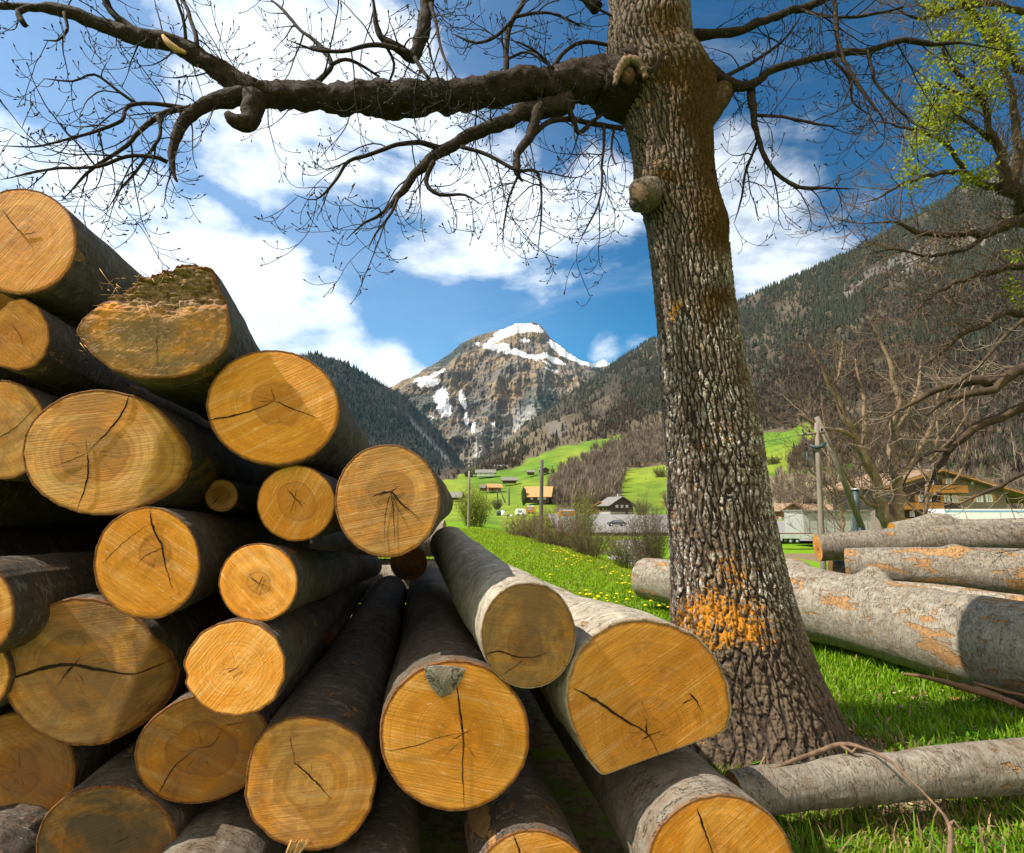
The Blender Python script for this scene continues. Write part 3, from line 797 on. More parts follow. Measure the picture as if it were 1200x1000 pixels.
PL('R', "round golden log with a bark flap and a vertical crack", (533, 863), (87, 88), 2.1, pith=(8, 2), gold=.75, heart=.0, darkness=.08, tone=.98, saw=-0.25, scarred=.15,
   cracks=[(3.0, [(535, 800), (540, 840), (543, 868), (542, 905), (544, 948)]), (1.4, [(455, 880), (490, 873), (515, 864), (548, 858)]), (1.6, [(531, 866), (552, 855)])])
PL('S', "log with brown smoky face and sunlit pale bark on the right slope", (619, 745), (55, 62), 2.1, vp=(452, 545), L=2.6, tilt=(-0.1, 0), gold=0.3, darkness=.75, tone=0.75, saw=-0.2, pale=.85, scarred=.3, heart=.35,
   cracks=[(2.4, [(568, 767), (585, 763), (603, 769), (625, 770), (642, 764)]), (1.0, [(590, 790), (612, 775)])], pith=(-2, 22))
PL('T', "big half-rounded log with a flat sawn underside next to the tree", (757, 818), (100, 92), 2.22, tilt=(-0.03, 0), gold=0.85, heart=.0, darkness=.16, tone=0.88, saw=0.5, pale=.8, scarred=.55, pith=(8, 42),
   poly=[(664, 800), (672, 772), (690, 748), (715, 732), (748, 726), (785, 732), (818, 748), (842, 774), (854, 806), (856, 835), (851, 857), (706, 909), (690, 890), (674, 858), (664, 828)],
   cracks=[(4.2, [(672, 806), (700, 822), (730, 843), (757, 858), (764, 868), (773, 886)]), (2.2, [(758, 862), (757, 842)]), (1.6, [(752, 866), (775, 856)]), (2.4, [(808, 812), (816, 822), (822, 834)]), (1.8, [(800, 824), (812, 818)])])
PL('U', "lowest right log of the pile, lichen-grey bark and cracked golden end", (845, 1015), (85, 82), 2.1, gold=.65, darkness=.05, tone=1.0, saw=0.6, pale=.3, scarred=.1,
   cracks=[(3.2, [(816, 946), (826, 975), (840, 1012)])])
PL('V', "log at the bottom centre with a torn orange bark wound", (625, 1040), (69, 66), 2.1, gold=0.1, darkness=.05, tone=1.05, saw=0.1, scarred=.75,
   cracks=[(2.6, [(601, 978), (608, 995), (618, 1030)])])
PL('W', "bluish-grey bark log running in from the left edge", (-45, 716), (62, 60), 1.92, vp=(470, 612), scarred=.1)
PL('AA', "log showing only a sliver of its end at the left edge", (-46, 790), (57, 52), 2.08, gold=.4)
PL('AB', "log hidden behind the topmost left log with only its lower rim showing", (-8, 334), (44, 34), 2.45, gold=.5, tone=1.1)
PL('X', "bark-covered log at the bottom between the squarish and round logs", (432, 1098), (62, 60), 1.95, scarred=.25)
PL('Y', "grey bark log at the bottom below the shaded brown log", (222, 1088), (82, 74), 1.95, scarred=.15, pale=.15)
PL('Z', "bark log filling the bottom left corner", (-42, 1060), (75, 72), 2.0, vp=(487, 600))
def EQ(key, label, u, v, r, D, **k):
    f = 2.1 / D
    PL(key, label, (487 + (u - 487) * f, 600 + (v - 600) * f), (r * f, r * f * .97), D, tone=.22, darkness=1.0, L=k.pop('L', 2.6), **k)  # filler logs added to darken gaps; shade put into their low tone
EQ('G1', 'added dark filler log deep behind the gap left of the round golden log', 470, 722, 44, 4.3)
EQ('G11', 'added dark filler log deep under the small orange log', 62, 604, 34, 5.0)
EQ('G12', 'added dark filler log deep behind the small yellow log with the round heart', 352, 648, 26, 4.4)
EQ('G3', 'added dark filler log deep between the golden log and the half-rounded one', 600, 835, 30, 4.0)
EQ('G4', 'added dark filler log deep between the bottom centre log and the lowest right one', 722, 955, 34, 4.0)
EQ('G5', 'added dark filler log deep under the wide slant-cut log', 55, 640, 44, 3.8)
EQ('G6', 'added dark filler log deep between the weathered log and the wide slant-cut one', 225, 470, 24, 4.0)
EQ('G7', 'added dark filler log deep beside the thinnest log', 240, 540, 30, 4.2)
EQ('G8', 'added dark filler log deep between the squarish log and the bark log below it', 450, 960, 26, 4.0)
EQ('G9', 'added dark filler log deep above the two small round logs', 390, 560, 26, 3.9)
EQ('G10', 'added dark filler log deep between the pale chipped log and the squarish one', 300, 862, 22, 3.7)
for i_, (u_, v_, r_) in enumerate([(-130, 260, 72), (-120, 400, 66), (-140, 545, 78), (-170, 700, 72), (-165, 850, 76), (-120, 960, 55), (-300, 430, 78), (-310, 590, 80), (-330, 750, 78), (-330, 900, 74), (-480, 640, 84), (-500, 810, 84)]):
    PL('O%d' % i_, ['topmost', 'second', 'third', 'fourth', 'fifth', 'lowest', 'upper outlying', 'second outlying', 'third outlying', 'bottom outlying', 'outermost upper', 'outermost lower'][i_] + ' of the logs that carry the pile on beyond the left edge', (u_, v_), (r_, r_), 2.1 + .08 * (i_ % 2), gold=.4)
# loose bits on particular logs
root, tl, fr_ = logs['R']
pl = [(497, 781), (512, 779), (530, 780), (545, 783), (541, 795), (535, 803), (528, 812), (516, 816), (506, 805), (500, 795)]
P_ = np.array(pl, float)
a_ = tl(P_[:, 0], P_[:, 1]); b_ = a_.copy(); a_[:, 2] -= 0.004; b_[:, 2] -= 0.018
n_ = len(pl)
mb = MB(); mb.add(np.concatenate([a_, b_, [b_.mean(0) - [0, 0, .006]]]), [[i, (i + 1) % n_, n_ + (i + 1) % n_, n_ + i] for i in range(n_)], [[2 * n_, n_ + i, n_ + (i + 1) % n_] for i in range(n_)])
fl = mb.build('bark_flap', M['bark'], root, False); fl['seed'] = 9.0; fl['pale'] = 0.25; fl['scarred'] = 0.0
root, tl, fr_ = logs['C']
for i in range(46):
    u0 = rnd.uniform(120, 200); v0 = 345 - (u0 - 120) * 0.42 + rnd.uniform(-10, 14)
    if i > 36: u0, v0 = rnd.uniform(92, 112), rnd.uniform(385, 420)
    p = tl(np.array([u0]), np.array([v0]))[0]; p[2] -= 0.005
    d = np.array([rnd.uniform(-1, 1), rnd.uniform(-.6, 1), rnd.uniform(-1, -.1)]); d /= np.linalg.norm(d)
    l = rnd.uniform(.012, .05)
    mb = MB(); mb.tube([p, p + d * l * .5 + [0, 0, .002], p + d * l], [0.0014, 0.001, 0.0004], 4)
    mb.build('splinter', M['fibre'], root)
for pts in ([(170, 352), (152, 382)], [(174, 358), (191, 398)], [(120, 318), (138, 342)]):
    p, q = [tl(np.array([float(x)]), np.array([float(y)]))[0] - [0, 0, .02] for x, y in pts]
    mb = MB(); mb.tube([p, (p + q) / 2 + [0, 0, -.01], q], [.0012, .0012, .0007], 4); mb.build('straw', M['fibre'], root)
root, tl, fr_ = logs['Q']
p, q = [tl(np.array([float(x)]), np.array([float(y)]))[0] for x, y in [(352, 985), (338, 1008)]]
mb = MB()
for k_ in range(7):
    o_ = np.array([.009 * (k_ - 3), .004 * (k_ % 2), .003 * (k_ % 3)])
    mb.tube([p + o_ + [0, 0, .02], p + o_ + [0, 0, -.003], q + o_ * .6 + [0, -.004 * (k_ % 3), -.008]], [.008, .007, .002], 4)
mb.build('torn_splinter', M['fibre'], root, False)

# ------------------------------------------------------------------ logs lying on the right
def side_log(label, pts, name='beech_log', group='logs lying behind the tree', knobs=(), tone=.9, pale=.5, scarred=.5, gold=.4, dark=.3, k=72, step=0.03, wobble=.03):
    """pts: (u, v, Y, radius m); a lying log with both cut ends"""
    LOGN[0] += 1
    sd_ = LOGN[0] * 2.9
    P = np.array([[*at(u, v, Y), r] for u, v, Y, r in pts])
    P = catmull(P, step)
    n = len(P)
    base = P[0, :3].copy()
    root = empty(name, base, label, 'log', group)
    C = P[:, :3] - base
    T = np.gradient(C, axis=0); T /= np.linalg.norm(T, axis=1, keepdims=True)
    up = np.array([0, 0, 1.0])
    X = np.cross(T, up); X /= np.linalg.norm(X, axis=1, keepdims=True)
    Y = np.cross(X, T)
    ang = np.arange(k) * 2 * math.pi / k
    S = np.concatenate([[0], np.cumsum(np.linalg.norm(np.diff(C, axis=0), axis=1))])
    R = P[:, 3][:, None] * (1 + wobble * fbm(np.cos(ang)[None] * 1.4 + sd_, np.sin(ang)[None] * 1.4, S[:, None] * 1.6 + sd_, 3)
                            + 0.012 * fbm(np.cos(ang)[None] * 7, np.sin(ang)[None] * 7, S[:, None] * 8 + sd_, 4))
    for (sp_, a_deg, w_, h_) in knobs:
        da = np.angle(np.exp(1j * (ang - math.radians(a_deg))))[None] * P[:, 3][:, None]
        R = R + h_ * np.exp(-(da ** 2 + (S[:, None] - sp_) ** 2) / (w_ * w_))
    # squared-off cut with slight roughness
    R[0] *= .985; R[-1] *= .985
    V = C[:, None] + R[..., None] * (np.cos(ang)[None, :, None] * X[:, None] + np.sin(ang)[None, :, None] * Y[:, None])
    Q = grid_faces(n, k, True)
    # local frame for shader: rotate so that z is the log axis
    ax = C[-1] / np.linalg.norm(C[-1])
    bx, by, bz = axes_from(ax)
    Rm = np.array([bx, by, bz])
    root.matrix_world = Matrix([[bx[i], by[i], bz[i], base[i]] for i in range(3)] + [[0, 0, 0, 1]])
    Vl = V.reshape(-1, 3) @ Rm.T
    bk = mk('bark', Vl, [Q], M['bark'], root, True)
    bk['seed'] = sd_; bk['pale'] = pale; bk['scarred'] = scarred
    for end in (0, n - 1):
        ring = V[end] @ Rm.T; cc = ring.mean(0)
        fr = np.linspace(0, 1, 9)
        G = cc + fr[:, None, None] * (ring - cc)[None]
        G[1:-1] += 0.004 * fbm(G[1:-1, :, 0] * 20, G[1:-1, :, 1] * 20, 0, 3)[..., None] * bz_local()
        Vf = np.concatenate([G[:1, 0], G[1:].reshape(-1, 3)])
        q = grid_faces(8, k, True) + 1
        tr = np.array([[0, 1 + i, 1 + (i + 1) % k] for i in range(k)])
        rrv = np.concatenate([[0], np.repeat(fr[1:], k)])
        f = mk('cut_face', Vf, [q, tr], M['end'], root, True, {'rr': rrv, 'rad': rrv * P[end, 3]})
        f['tone'] = tone; f['heart'] = .4; f['darkness'] = dark; f['gold'] = gold; f['saw_angle'] = 0.5; f['seed'] = sd_
    return root
def bz_local(): return np.array([0, 0, 1.0])

RB = side_log("huge smooth grey log lying on the grass from behind the trunk to the right edge",
    [(757, 678, 10.0, .35), (800, 684, 9.3, .36), (860, 693, 8.2, .40), (930, 704, 7.3, .43), (1010, 720, 6.5, .405), (1100, 742, 5.7, .405), (1200, 764, 5.0, .415), (1420, 806, 4.1, .42)],
    pale=.42, scarred=.8, knobs=[(3.95, 100, .13, .14), (2.9, 110, .2, .10), (5.6, 200, .2, .03)], step=.035)
side_log("uppermost straight log of the right-hand stack", [(958, 642, 9.0, .205), (1000, 639, 8.9, .21), (1080, 634, 8.6, .215), (1200, 630, 8.2, .215), (1360, 622, 7.7, .22)], pale=.22, scarred=.5)
side_log("scarred log with orange wounds just under the uppermost one", [(993, 664, 8.1, .25), (1080, 666, 7.6, .27), (1200, 673, 7.0, .30), (1380, 684, 6.4, .31)], pale=.32, scarred=.95, knobs=[(1.2, 90, .1, .04)])
side_log("peeled orange log pressed between the scarred log and the huge one", [(998, 694, 7.5, .17), (1100, 704, 7.0, .19), (1200, 720, 6.3, .20), (1380, 735, 5.7, .2)], pale=.5, scarred=1.15)
side_log("short dark log end carrying the uppermost log", [(976, 674, 9.3, .24), (1100, 672, 9.0, .25), (1380, 668, 8.3, .26)], pale=.1, scarred=.3, dark=.9, tone=.5)
side_log("knobbly log lying furthest back with its hump above the others", [(1046, 624, 9.9, .17), (1100, 620, 9.8, .21), (1140, 622, 9.7, .19), (1370, 616, 9.2, .20)], pale=.4, scarred=.2, knobs=[(.7, 90, .25, .06)])
side_log("short cut round peeking over the huge log right of the trunk", [(908, 678, 9.6, .24), (952, 680, 9.5, .22)], pale=.5, scarred=1.0, tone=.7)
for i_, (zz, rr_, xe, lb) in enumerate([(.27, .27, -.75, 'lowest'), (.80, .26, -.82, 'middle'), (1.29, .22, -.80, 'top')]):  # logs added out of sight to block bright gaps through the pile
    side_log(lb + ' of the long filler logs added crosswise behind the far ends of the pile', [(*w2p(-4.2, 7.0, zz), rr_), (*w2p(-2.4, 6.9, zz), rr_), (*w2p(xe, 6.85, zz), rr_ * .95)], group='filler logs added crosswise behind the pile')
side_log("thin grey log lying alone in the foreground grass", [(860, 930, 3.02, .098), (900, 926, 3.04, .104), (950, 921, 3.08, .100), (1000, 914, 3.12, .112), (1060, 910, 3.17, .108), (1100, 904, 3.2, .118), (1200, 897, 3.27, .128), (1400, 884, 3.4, .145)],
    group='logs lying behind the tree', pale=.3, scarred=.35, step=.015, wobble=.10, knobs=[(.75, 70, .04, .012)])

def branch_thing(label, polys, mat, name='dead_branch', k=8):
    base = at(*polys[0][0][:3])
    root = empty(name, base, label, 'branch')
    for i, pl in enumerate(polys):
        P = catmull(np.array([[*(at(u, v, Y) - base), r] for u, v, Y, r in pl]), .03)
        P[:, :3] += 0.006 * np.stack([fbm(P[:, 0] * 9, P[:, 1] * 9, j, 3) for j in range(3)], -1)
        mb = MB(); mb.tube(P[:, :3], P[:, 3] * (1 + .18 * fbm(np.arange(len(P)) * .6, i, 0, 2)), k)
        mb.build('stem' if i == 0 else 'side_stem', mat, root)
    return root
branch_thing("forked dead branch lying over the thin foreground log",
    [[(895, 908, 3.0, .010), (945, 886, 3.12, .011), (985, 873, 3.18, .012), (1012, 877, 3.12, .009), (1040, 890, 3.02, .007), (1070, 916, 2.9, .0062), (1098, 945, 2.82, .0062), (1113, 968, 2.76, .009), (1112, 1010, 2.62, .011)],
     [(1113, 966, 2.76, .009), (1118, 962, 2.77, .006), (1126, 972, 2.74, .003)], [(985, 873, 3.18, .011), (1000, 882, 3.1, .009), (1004, 876, 3.1, .004)], [(1100, 946, 2.82, .006), (1094, 958, 2.80, .002)]], M['callus'])
branch_thing("strip of torn orange bark on the grass below the huge log",
    [[(1060, 790, 5.05, .012), (1090, 795, 4.95, .02), (1130, 806, 4.8, .028), (1170, 818, 4.7, .03), (1210, 832, 4.55, .02), (1250, 840, 4.5, .01)],
     [(1120, 806, 4.85, .012), (1150, 808, 4.8, .02), (1185, 826, 4.62, .012)], [(1140, 800, 4.9, .01), (1175, 810, 4.8, .016), (1200, 815, 4.7, .01)]], M['midwood'], 'bark_strip', 5)
# ------------------------------------------------------------------ ground and hillsides
def ground_h(x, y):
    xe = np.interp(y, [9, 12.5, 20, 31, 60, 100, 160, 300], [2.6, 2.1, 1.5, 0.9, -3, -9, -20, -60])
    d = sstep(x - xe, -1.0, 9 + 0.12 * np.clip(y, 0, 100)) * sstep(y, 9.0, 26.0)
    d = np.maximum(d, sstep(y, 90, 140))
    z = -3.0 * d
    z = z - 14 * sstep(y, 135, 420)
    z = z + 0.035 * fbm(x * 0.6, y * 0.6, 0, 4) * sstep(np.hypot(x, y), 1, 6) + 0.25 * fbm(x * 0.05, y * 0.05, 7, 3) * sstep(np.hypot(x, y), 10, 60)
    # little mound of earth around the roots of the big tree
    z = z + 0.07 * np.exp(-(((x - 1.95) ** 2 + (y - 4.15) ** 2) / 0.5))
    return z

def sym(a, n, p):
    t = np.linspace(-1, 1, n)
    return np.sinh(t * p) / math.sinh(p) * a
gx = sym(6400, 420, 8.5)
gy = 3.0 + sym(6900, 460, 8.5); gy = gy[gy > -1300]
GX, GY = np.meshgrid(gx, gy)
GZ = ground_h(GX, GY)
r_t = np.hypot(GX - 2.0, GY - 3.85)
bare = 1.2 * np.exp(-(r_t / 0.70) ** 2) + 0.7 * np.exp(-(((GX - 2.1) / .5) ** 2 + ((GY - 3.6) / .28) ** 2))
bare = bare + 0.9 * sstep(GY, 24, 40) * sstep(GX, 2, 6) * (1 - sstep(GY, 70, 90)) * (fbm(GX * .12, GY * .12, 1, 3) > 0.1)
bare = bare + 0.55 * (GX < .6) * (GY < 7) * (GY > 0.5)
mk('ground', np.stack([GX, GY, GZ], -1).reshape(-1, 3), [grid_faces(len(gy), len(gx))], M['ground'], None, True, {'bare': bare.ravel()})['kind'] = 'structure'

class Slope:
    """A hillside as a grid: per column a crest and intermediate heights; each node a real position in space."""
    def __init__(s, us, ctrl, nt, amp, freq, seed, push=0.0, splits=None):
        # ctrl: list of (u list, v list, D list)
        s.us = us
        V = np.array([np.interp(us, c[0], c[1]) for c in ctrl]); Dd = np.array([np.interp(us, c[0], c[2]) for c in ctrl])
        m = len(ctrl) - 1
        splits = splits or [1.0 / m] * m
        ts = np.concatenate([[0], np.cumsum(splits)]); ts /= ts[-1]
        t = np.linspace(0, 1, nt)
        s.v = np.array([np.interp(t, ts, V[:, j]) for j in range(len(us))]).T
        s.D = np.exp(np.array([np.interp(t, ts, np.log(Dd[:, j])) for j in range(len(us))]).T)
        s.u = np.broadcast_to(us, s.v.shape).copy()
        s.t = t
        P = at_np(s.u, s.v, s.D)
        win = np.minimum(sstep(t, 0, .12), 1 - 0.6 * sstep(t, .85, 1.0))[:, None]
        if push:
            k = freq
            rd = ridged(P[..., 0] * k, P[..., 1] * k * .35, P[..., 2] * k * .45, 6, seed, .55)
            rd2 = ridged(P[..., 0] * k * 4, P[..., 2] * k * 1.6, P[..., 1] * k, 5, seed + 9, .6)
            P[..., 1] -= push * (rd + 0.30 * rd2) * win
        P[..., 2] += amp * s.D * fbm(P[..., 0] * freq, P[..., 1] * freq, 3, 5, seed + 3) * win
        s.P = P
    def mesh(s, name, mat, attrs):
        n, m = s.v.shape
        # the far side falls away behind the crest
        back = s.P[-1].copy(); b1 = back + [0, 250, -140]; b2 = back + [0, 900, 0]; b2[:, 2] = -60
        V = np.concatenate([s.P.reshape(-1, 3), b1, b2])
        at2 = {k: np.concatenate([a.reshape(n * m, -1), np.tile(a[-1].reshape(m, -1), (2, 1))]) for k, a in attrs.items()}
        at2 = {k: (a[:, 0] if a.shape[1] == 1 else a) for k, a in at2.items()}
        o = mk(name, V, [grid_faces(n + 2, m)], mat, None, True, at2)
        o['kind'] = 'structure'
        return o
    def dist(s, u, v):
        j = int(np.argmin(abs(s.us - u)))
        return float(np.interp(-v, -s.v[:, j], s.D[:, j]))
    def pos(s, u, v):
        """surface point at column u, height v"""
        ju = np.clip(np.interp(u, s.us, np.arange(len(s.us))), 0, len(s.us) - 1.001)
        j = int(ju); f = ju - j
        out = 0
        for jj, w_ in ((j, 1 - f), (j + 1, f)):
            i = np.interp(-v, -s.v[:, jj], np.arange(len(s.t))); i0 = int(min(i, len(s.t) - 2)); g = i - i0
            out = out + w_ * ((1 - g) * s.P[i0, jj] + g * s.P[i0 + 1, jj])
        return out
    def scatter(s, n, mask_fn, r):
        """n random surface points, even in apparent area, thinned by mask_fn(u, v) -> 0..1"""
        nn, m = s.v.shape
        du = np.gradient(s.us)[None, :-1]
        dv = np.abs(np.diff(s.v, axis=0))[:, :-1]
        uc = s.u[:-1, :-1]; vc = (s.v[:-1, :-1] + s.v[1:, :-1]) / 2
        inv = ((uc > -250) & (uc < 1420)).astype(float) * np.where((uc < -60) | (uc > 1260), .25, 1.0)
        wgt = du * dv * inv * mask_fn(uc, vc)
        c = np.cumsum(wgt.ravel()); k = np.searchsorted(c, r.random(n) * c[-1])
        i, j = np.unravel_index(k, wgt.shape)
        a, b = r.random(n)[:, None], r.random(n)[:, None]
        P = (1 - a) * ((1 - b) * s.P[i, j] + b * s.P[i, j + 1]) + a * ((1 - b) * s.P[i + 1, j] + b * s.P[i + 1, j + 1])
        return P, s.u[i, j], s.v[i, j]

# right-hand valley side
usR = np.unique(np.concatenate([np.linspace(240, 1300, 700), np.linspace(1300, 3200, 160)]))
HR = Slope(usR, [
    ([240, 3200], [627, 627], [112, 112]),
    ([240, 560, 700, 860, 3200], [606, 605, 601, 602, 604], [200, 205, 215, 200, 160]),
    ([240, 520, 560, 600, 640, 700, 757, 800, 890, 950, 1000, 1100, 1200, 1800, 3200], [565, 561, 556, 548, 530, 515, 503, 506, 512, 500, 520, 535, 540, 520, 520],
     [430, 470, 490, 520, 560, 600, 640, 560, 460, 420, 340, 270, 240, 210, 190]),
    ([240, 545, 590, 620, 660, 700, 735, 765, 865, 900, 950, 1000, 1050, 1100, 1150, 1200, 1300, 1500, 2000, 3200],
     [561, 552, 519, 495, 468, 440, 415, 399, 355, 337, 318, 297, 268, 238, 204, 170, 110, 20, -150, -300],
     [900, 2700, 2500, 2350, 2200, 2050, 1950, 1850, 1550, 1450, 1320, 1220, 1130, 1060, 980, 900, 820, 700, 520, 400])],
    300, 0.016, 0.006, 21, splits=[.12, .33, .55])
u_, v_ = HR.u, HR.v
un = u_ + 9 * fbm(u_ * .05, v_ * .09, 1, 4) ; vn = v_ + 5 * fbm(u_ * .05, v_ * .09, 8, 4)
woodpoly = [(640, 572), (655, 552), (690, 533), (735, 515), (765, 500), (800, 495), (800, 545), (735, 550), (726, 575), (712, 592), (650, 592)]
green = pin(un, vn, [(200, 562), (520, 560), (560, 555), (600, 548), (640, 530), (700, 515), (757, 502), (768, 507), (740, 520), (705, 530), (670, 548), (650, 575), (650, 640), (200, 640)]) \
    | pin(un, vn, [(728, 552), (790, 545), (790, 640), (640, 640), (650, 598), (730, 598)]) | pin(un, vn, [(850, 516), (905, 510), (948, 500), (962, 506), (960, 520), (930, 532), (927, 553), (890, 562), (850, 560)]) | (vn > 604)
wood = pin(un, vn, woodpoly)
green &= ~wood
patchy = (pin(un, vn, [(870, 560), (1010, 545), (1060, 600), (870, 604)]))
GRN = np.array([.082, .150, .010]); GR2 = np.array([.17, .215, .018]); BRN = np.array([.16, .125, .075]); DK = np.array([.036, .030, .021]); RK = np.array([.115, .102, .085])
f1 = fbm(u_ * .03, v_ * .06, 2, 4)[..., None]
col = DK + (BRN * .55 - DK) * sstep(f1, -.3, .6)
col = np.where(((v_ > 470) & (u_ > 800))[..., None] | ((vn > 500 - (u_ - 600) * .1) & (u_ > 590) & (u_ < 800))[..., None], BRN * .62 + 0 * col, col)
gsel = np.clip(f1 * 1.5 + .5, 0, 1)
col = np.where(green[..., None], GRN + (GR2 - GRN) * gsel, col)
col = np.where(patchy[..., None], np.where(f1 > .12, GRN * .9, BRN * 1.15), col)
cliffm = sstep(fbm(u_ * .035, v_ * .05, 31, 4), .02, .25) * pin(un, vn, [(1040, 330), (1080, 262), (1150, 200), (1300, 60), (1900, -100), (1900, 260), (1250, 300), (1150, 290), (1090, 310)])
cliffm = np.maximum(cliffm, pin(un, vn, [(955, 352), (990, 330), (1075, 283), (1110, 262), (1100, 285), (1030, 320), (975, 362)]) * .7)
cliffm = np.maximum(cliffm, .8 * (pin(un, vn, [(641, 498), (668, 496), (665, 512), (640, 514)])))
col = col + (RK - col) * cliffm[..., None]
HR.mesh('right_hillside', M['hill'], {'col': col})
greenR = green | (v_ > 603); 
def near_idx(S, arr, u, v):
    j = np.clip(np.searchsorted(S.us, u), 0, len(S.us) - 1)
    t = np.array([np.interp(-vv, -S.v[:, jj], np.arange(len(S.t))) for vv, jj in zip(np.ravel(v), np.ravel(j))]).astype(int)
    return arr[t, np.ravel(j)].reshape(np.shape(u))

# left-hand valley side
usL = np.unique(np.concatenate([np.linspace(-1600, 250, 120), np.linspace(250, 600, 360)]))
HL = Slope(usL, [
    ([-1600, 600], [598, 585], [500, 700]),
    ([-1600, 300, 500, 600], [520, 545, 560, 566], [700, 1000, 1500, 1900]),
    ([-1600, 0, 200, 300, 366, 400, 440, 470, 500, 530, 550, 600], [300, 440, 432, 420, 414, 424, 446, 462, 490, 527, 553, 566],
     [1000, 1300, 1500, 1650, 1850, 1900, 2050, 2150, 2300, 2450, 2600, 2700])],
    220, 0.014, 0.004, 51, splits=[.25, .75])
uL, vL = HL.u, HL.v
fL = fbm(uL * .03, vL * .05, 6, 5)
colL = np.array([.045, .055, .045]) + (np.array([.13, .125, .10]) - np.array([.045, .055, .045])) * sstep(fL, -.1, .5)[..., None]
tal = np.exp(-(((vL - 490) - (uL - 480) * 1.05) / 4.5) ** 2) * sstep(uL, 473, 482) * (1 - sstep(uL, 520, 532))
colL = colL + (np.array([.30, .29, .27]) - colL) * np.clip(tal, 0, 1)[..., None]
low = sstep(vL - 545 + 10 * fL, -6, 6)
colL = colL + (np.array([.14, .12, .08]) - colL) * low[..., None]
HL.mesh('left_hillside', M['hill'], {'col': colL})

# the snow-capped mountain at the head of the valley
usP = np.unique(np.concatenate([np.linspace(-400, 440, 60), np.linspace(440, 730, 520), np.linspace(730, 1500, 70)]))
HP = Slope(usP, [
    ([-400, 1500], [585, 585], [2550, 2550]),
    ([-400, 400, 560, 760, 1500], [560, 555, 548, 540, 560], [3000, 2900, 2850, 2900, 3000]),
    ([-400, 300, 420, 450, 465, 490, 505, 520, 540, 555, 575, 590, 600, 609, 618, 626, 633, 638, 644, 652, 660, 670, 680, 690, 697, 706, 715, 760, 900, 1500],
     [540, 480, 468, 460, 452, 440, 431, 420, 407, 398, 391, 388, 384, 382, 381.5, 381, 384, 389, 397, 404, 409, 417, 423, 428.5, 427, 424, 430, 440, 470, 540],
     [3500, 3700, 3900, 4000, 4000, 4000, 4000, 4050, 4050, 4100, 4100, 4100, 4150, 4150, 4150, 4150, 4150, 4150, 4150, 4150, 4150, 4150, 4200, 4300, 4600, 4800, 4900, 5000, 5200, 5500])],
    330, 0.004, 0.0042, 77, push=180.0, splits=[.08, .92])
uP, vP = HP.u, HP.v
snow = np.zeros_like(uP)
for (a, b, ru, rv, tilt_, st) in [(600, 389, 17, 5.5, -.25, 1.1), (622, 386, 14, 4.0, .3, .95), (582, 398, 11, 3.5, -.5, .8), (575, 407, 8, 5, 0, .85), (590, 408, 10, 6, 0, .62), (600, 414, 18, 4.0, .18, .9), (625, 420, 20, 3.2, .12, .85), (648, 423, 14, 4, .35, .85),
                          (655, 411, 12, 4.5, .75, 1.0), (668, 419, 14, 3.6, .55, .95), (686, 428, 10, 3, .4, .8), (703, 427, 14, 4, 0, 1.1), (560, 405, 7, 3, -.4, .5), (615, 400, 10, 2.5, 0, .6), (640, 430, 8, 3, .3, .5),
                          (514, 441, 10, 4.5, -.45, .85), (498, 449, 10, 4.5, -.5, .8), (506, 455, 13, 4, -.3, .8), (520, 470, 9, 12, .3, .78), (524, 484, 8, 10, 0, .75), (543, 470, 4, 8, .9, .85), (480, 441, 8, 2.5, -.6, .7), (547, 491, 3, 10, 1.2, .7),
                          (556, 505, 3, 10, 1.2, .65), (578, 500, 5, 8, 0, .42), (510, 494, 8, 6, .4, .42), (640, 438, 7, 3, 0, .45), (650, 437, 6, 4, 0, .55)]:
    dx = uP - a; dy = vP - b - dx * tilt_
    snow = np.maximum(snow, st * np.exp(-np.clip((dx / ru) ** 2 + (dy / rv) ** 2, 0, 30) ** 1.2 * .62))
snow = np.minimum(snow * 1.02, 1.1)
fP = fbm(uP * .05, vP * .07, 4, 5)
c1 = np.array([.215, .155, .090]); c2 = np.array([.125, .112, .095]); c3 = np.array([.30, .30, .30]); c4 = np.array([.030, .040, .030]); c5 = np.array([.19, .165, .12])
colP = c1 + (c2 - c1) * sstep(fP + (vP - 450) * .004, -.15, .35)[..., None]
def blend(cm, c, m): return cm + (c - cm) * np.clip(m, 0, 1)[..., None]
colP = blend(colP, c2 * .65, sstep(fbm(uP * .09, vP * .14, 14, 4), .1, .35) * .8)
colP = blend(colP, c3, 1.3 * np.exp(-(((uP - 622) / 36) ** 2 + ((vP - 492 + (uP - 622) * .35) / 16) ** 2)) * (.6 + .8 * fbm(uP * .15, vP * .12, 5, 4)))
colP = blend(colP, c4, (sstep(vP, 455, 485) * sstep(fbm(uP * .07, vP * .08, 24, 4), .05, .25)) * .9)
colP = blend(colP, c4, 1.2 * np.exp(-(((uP - 530) / 34) ** 2 + ((vP - 418 + (uP - 530) * .62) / 8) ** 2)) * sstep(fP, -.35, .1))
colP = blend(colP, c4, 1.2 * np.exp(-(((uP - 640) / 26) ** 2 + ((vP - 475) / 12) ** 2)) * sstep(fP, -.3, .2))
colP = blend(colP, c5, sstep(vP, 515, 530))
vee = np.exp(-(((uP - 562) + (vP - 540) * .12 + 3 * fbm(vP * .06, 2, 2, 3)) / 4.5) ** 2) * sstep(vP, 500, 515)
vee = np.maximum(vee, np.exp(-(((uP - 605) - (vP - 505) * -.9) / 5) ** 2) * sstep(vP, 490, 505) * (1 - sstep(vP, 540, 552)) * .7)
colP = blend(colP, np.array([.36, .34, .31]), vee)
HP.mesh('snowy_mountain', M['rock'], {'col': colP, 'snow': snow})

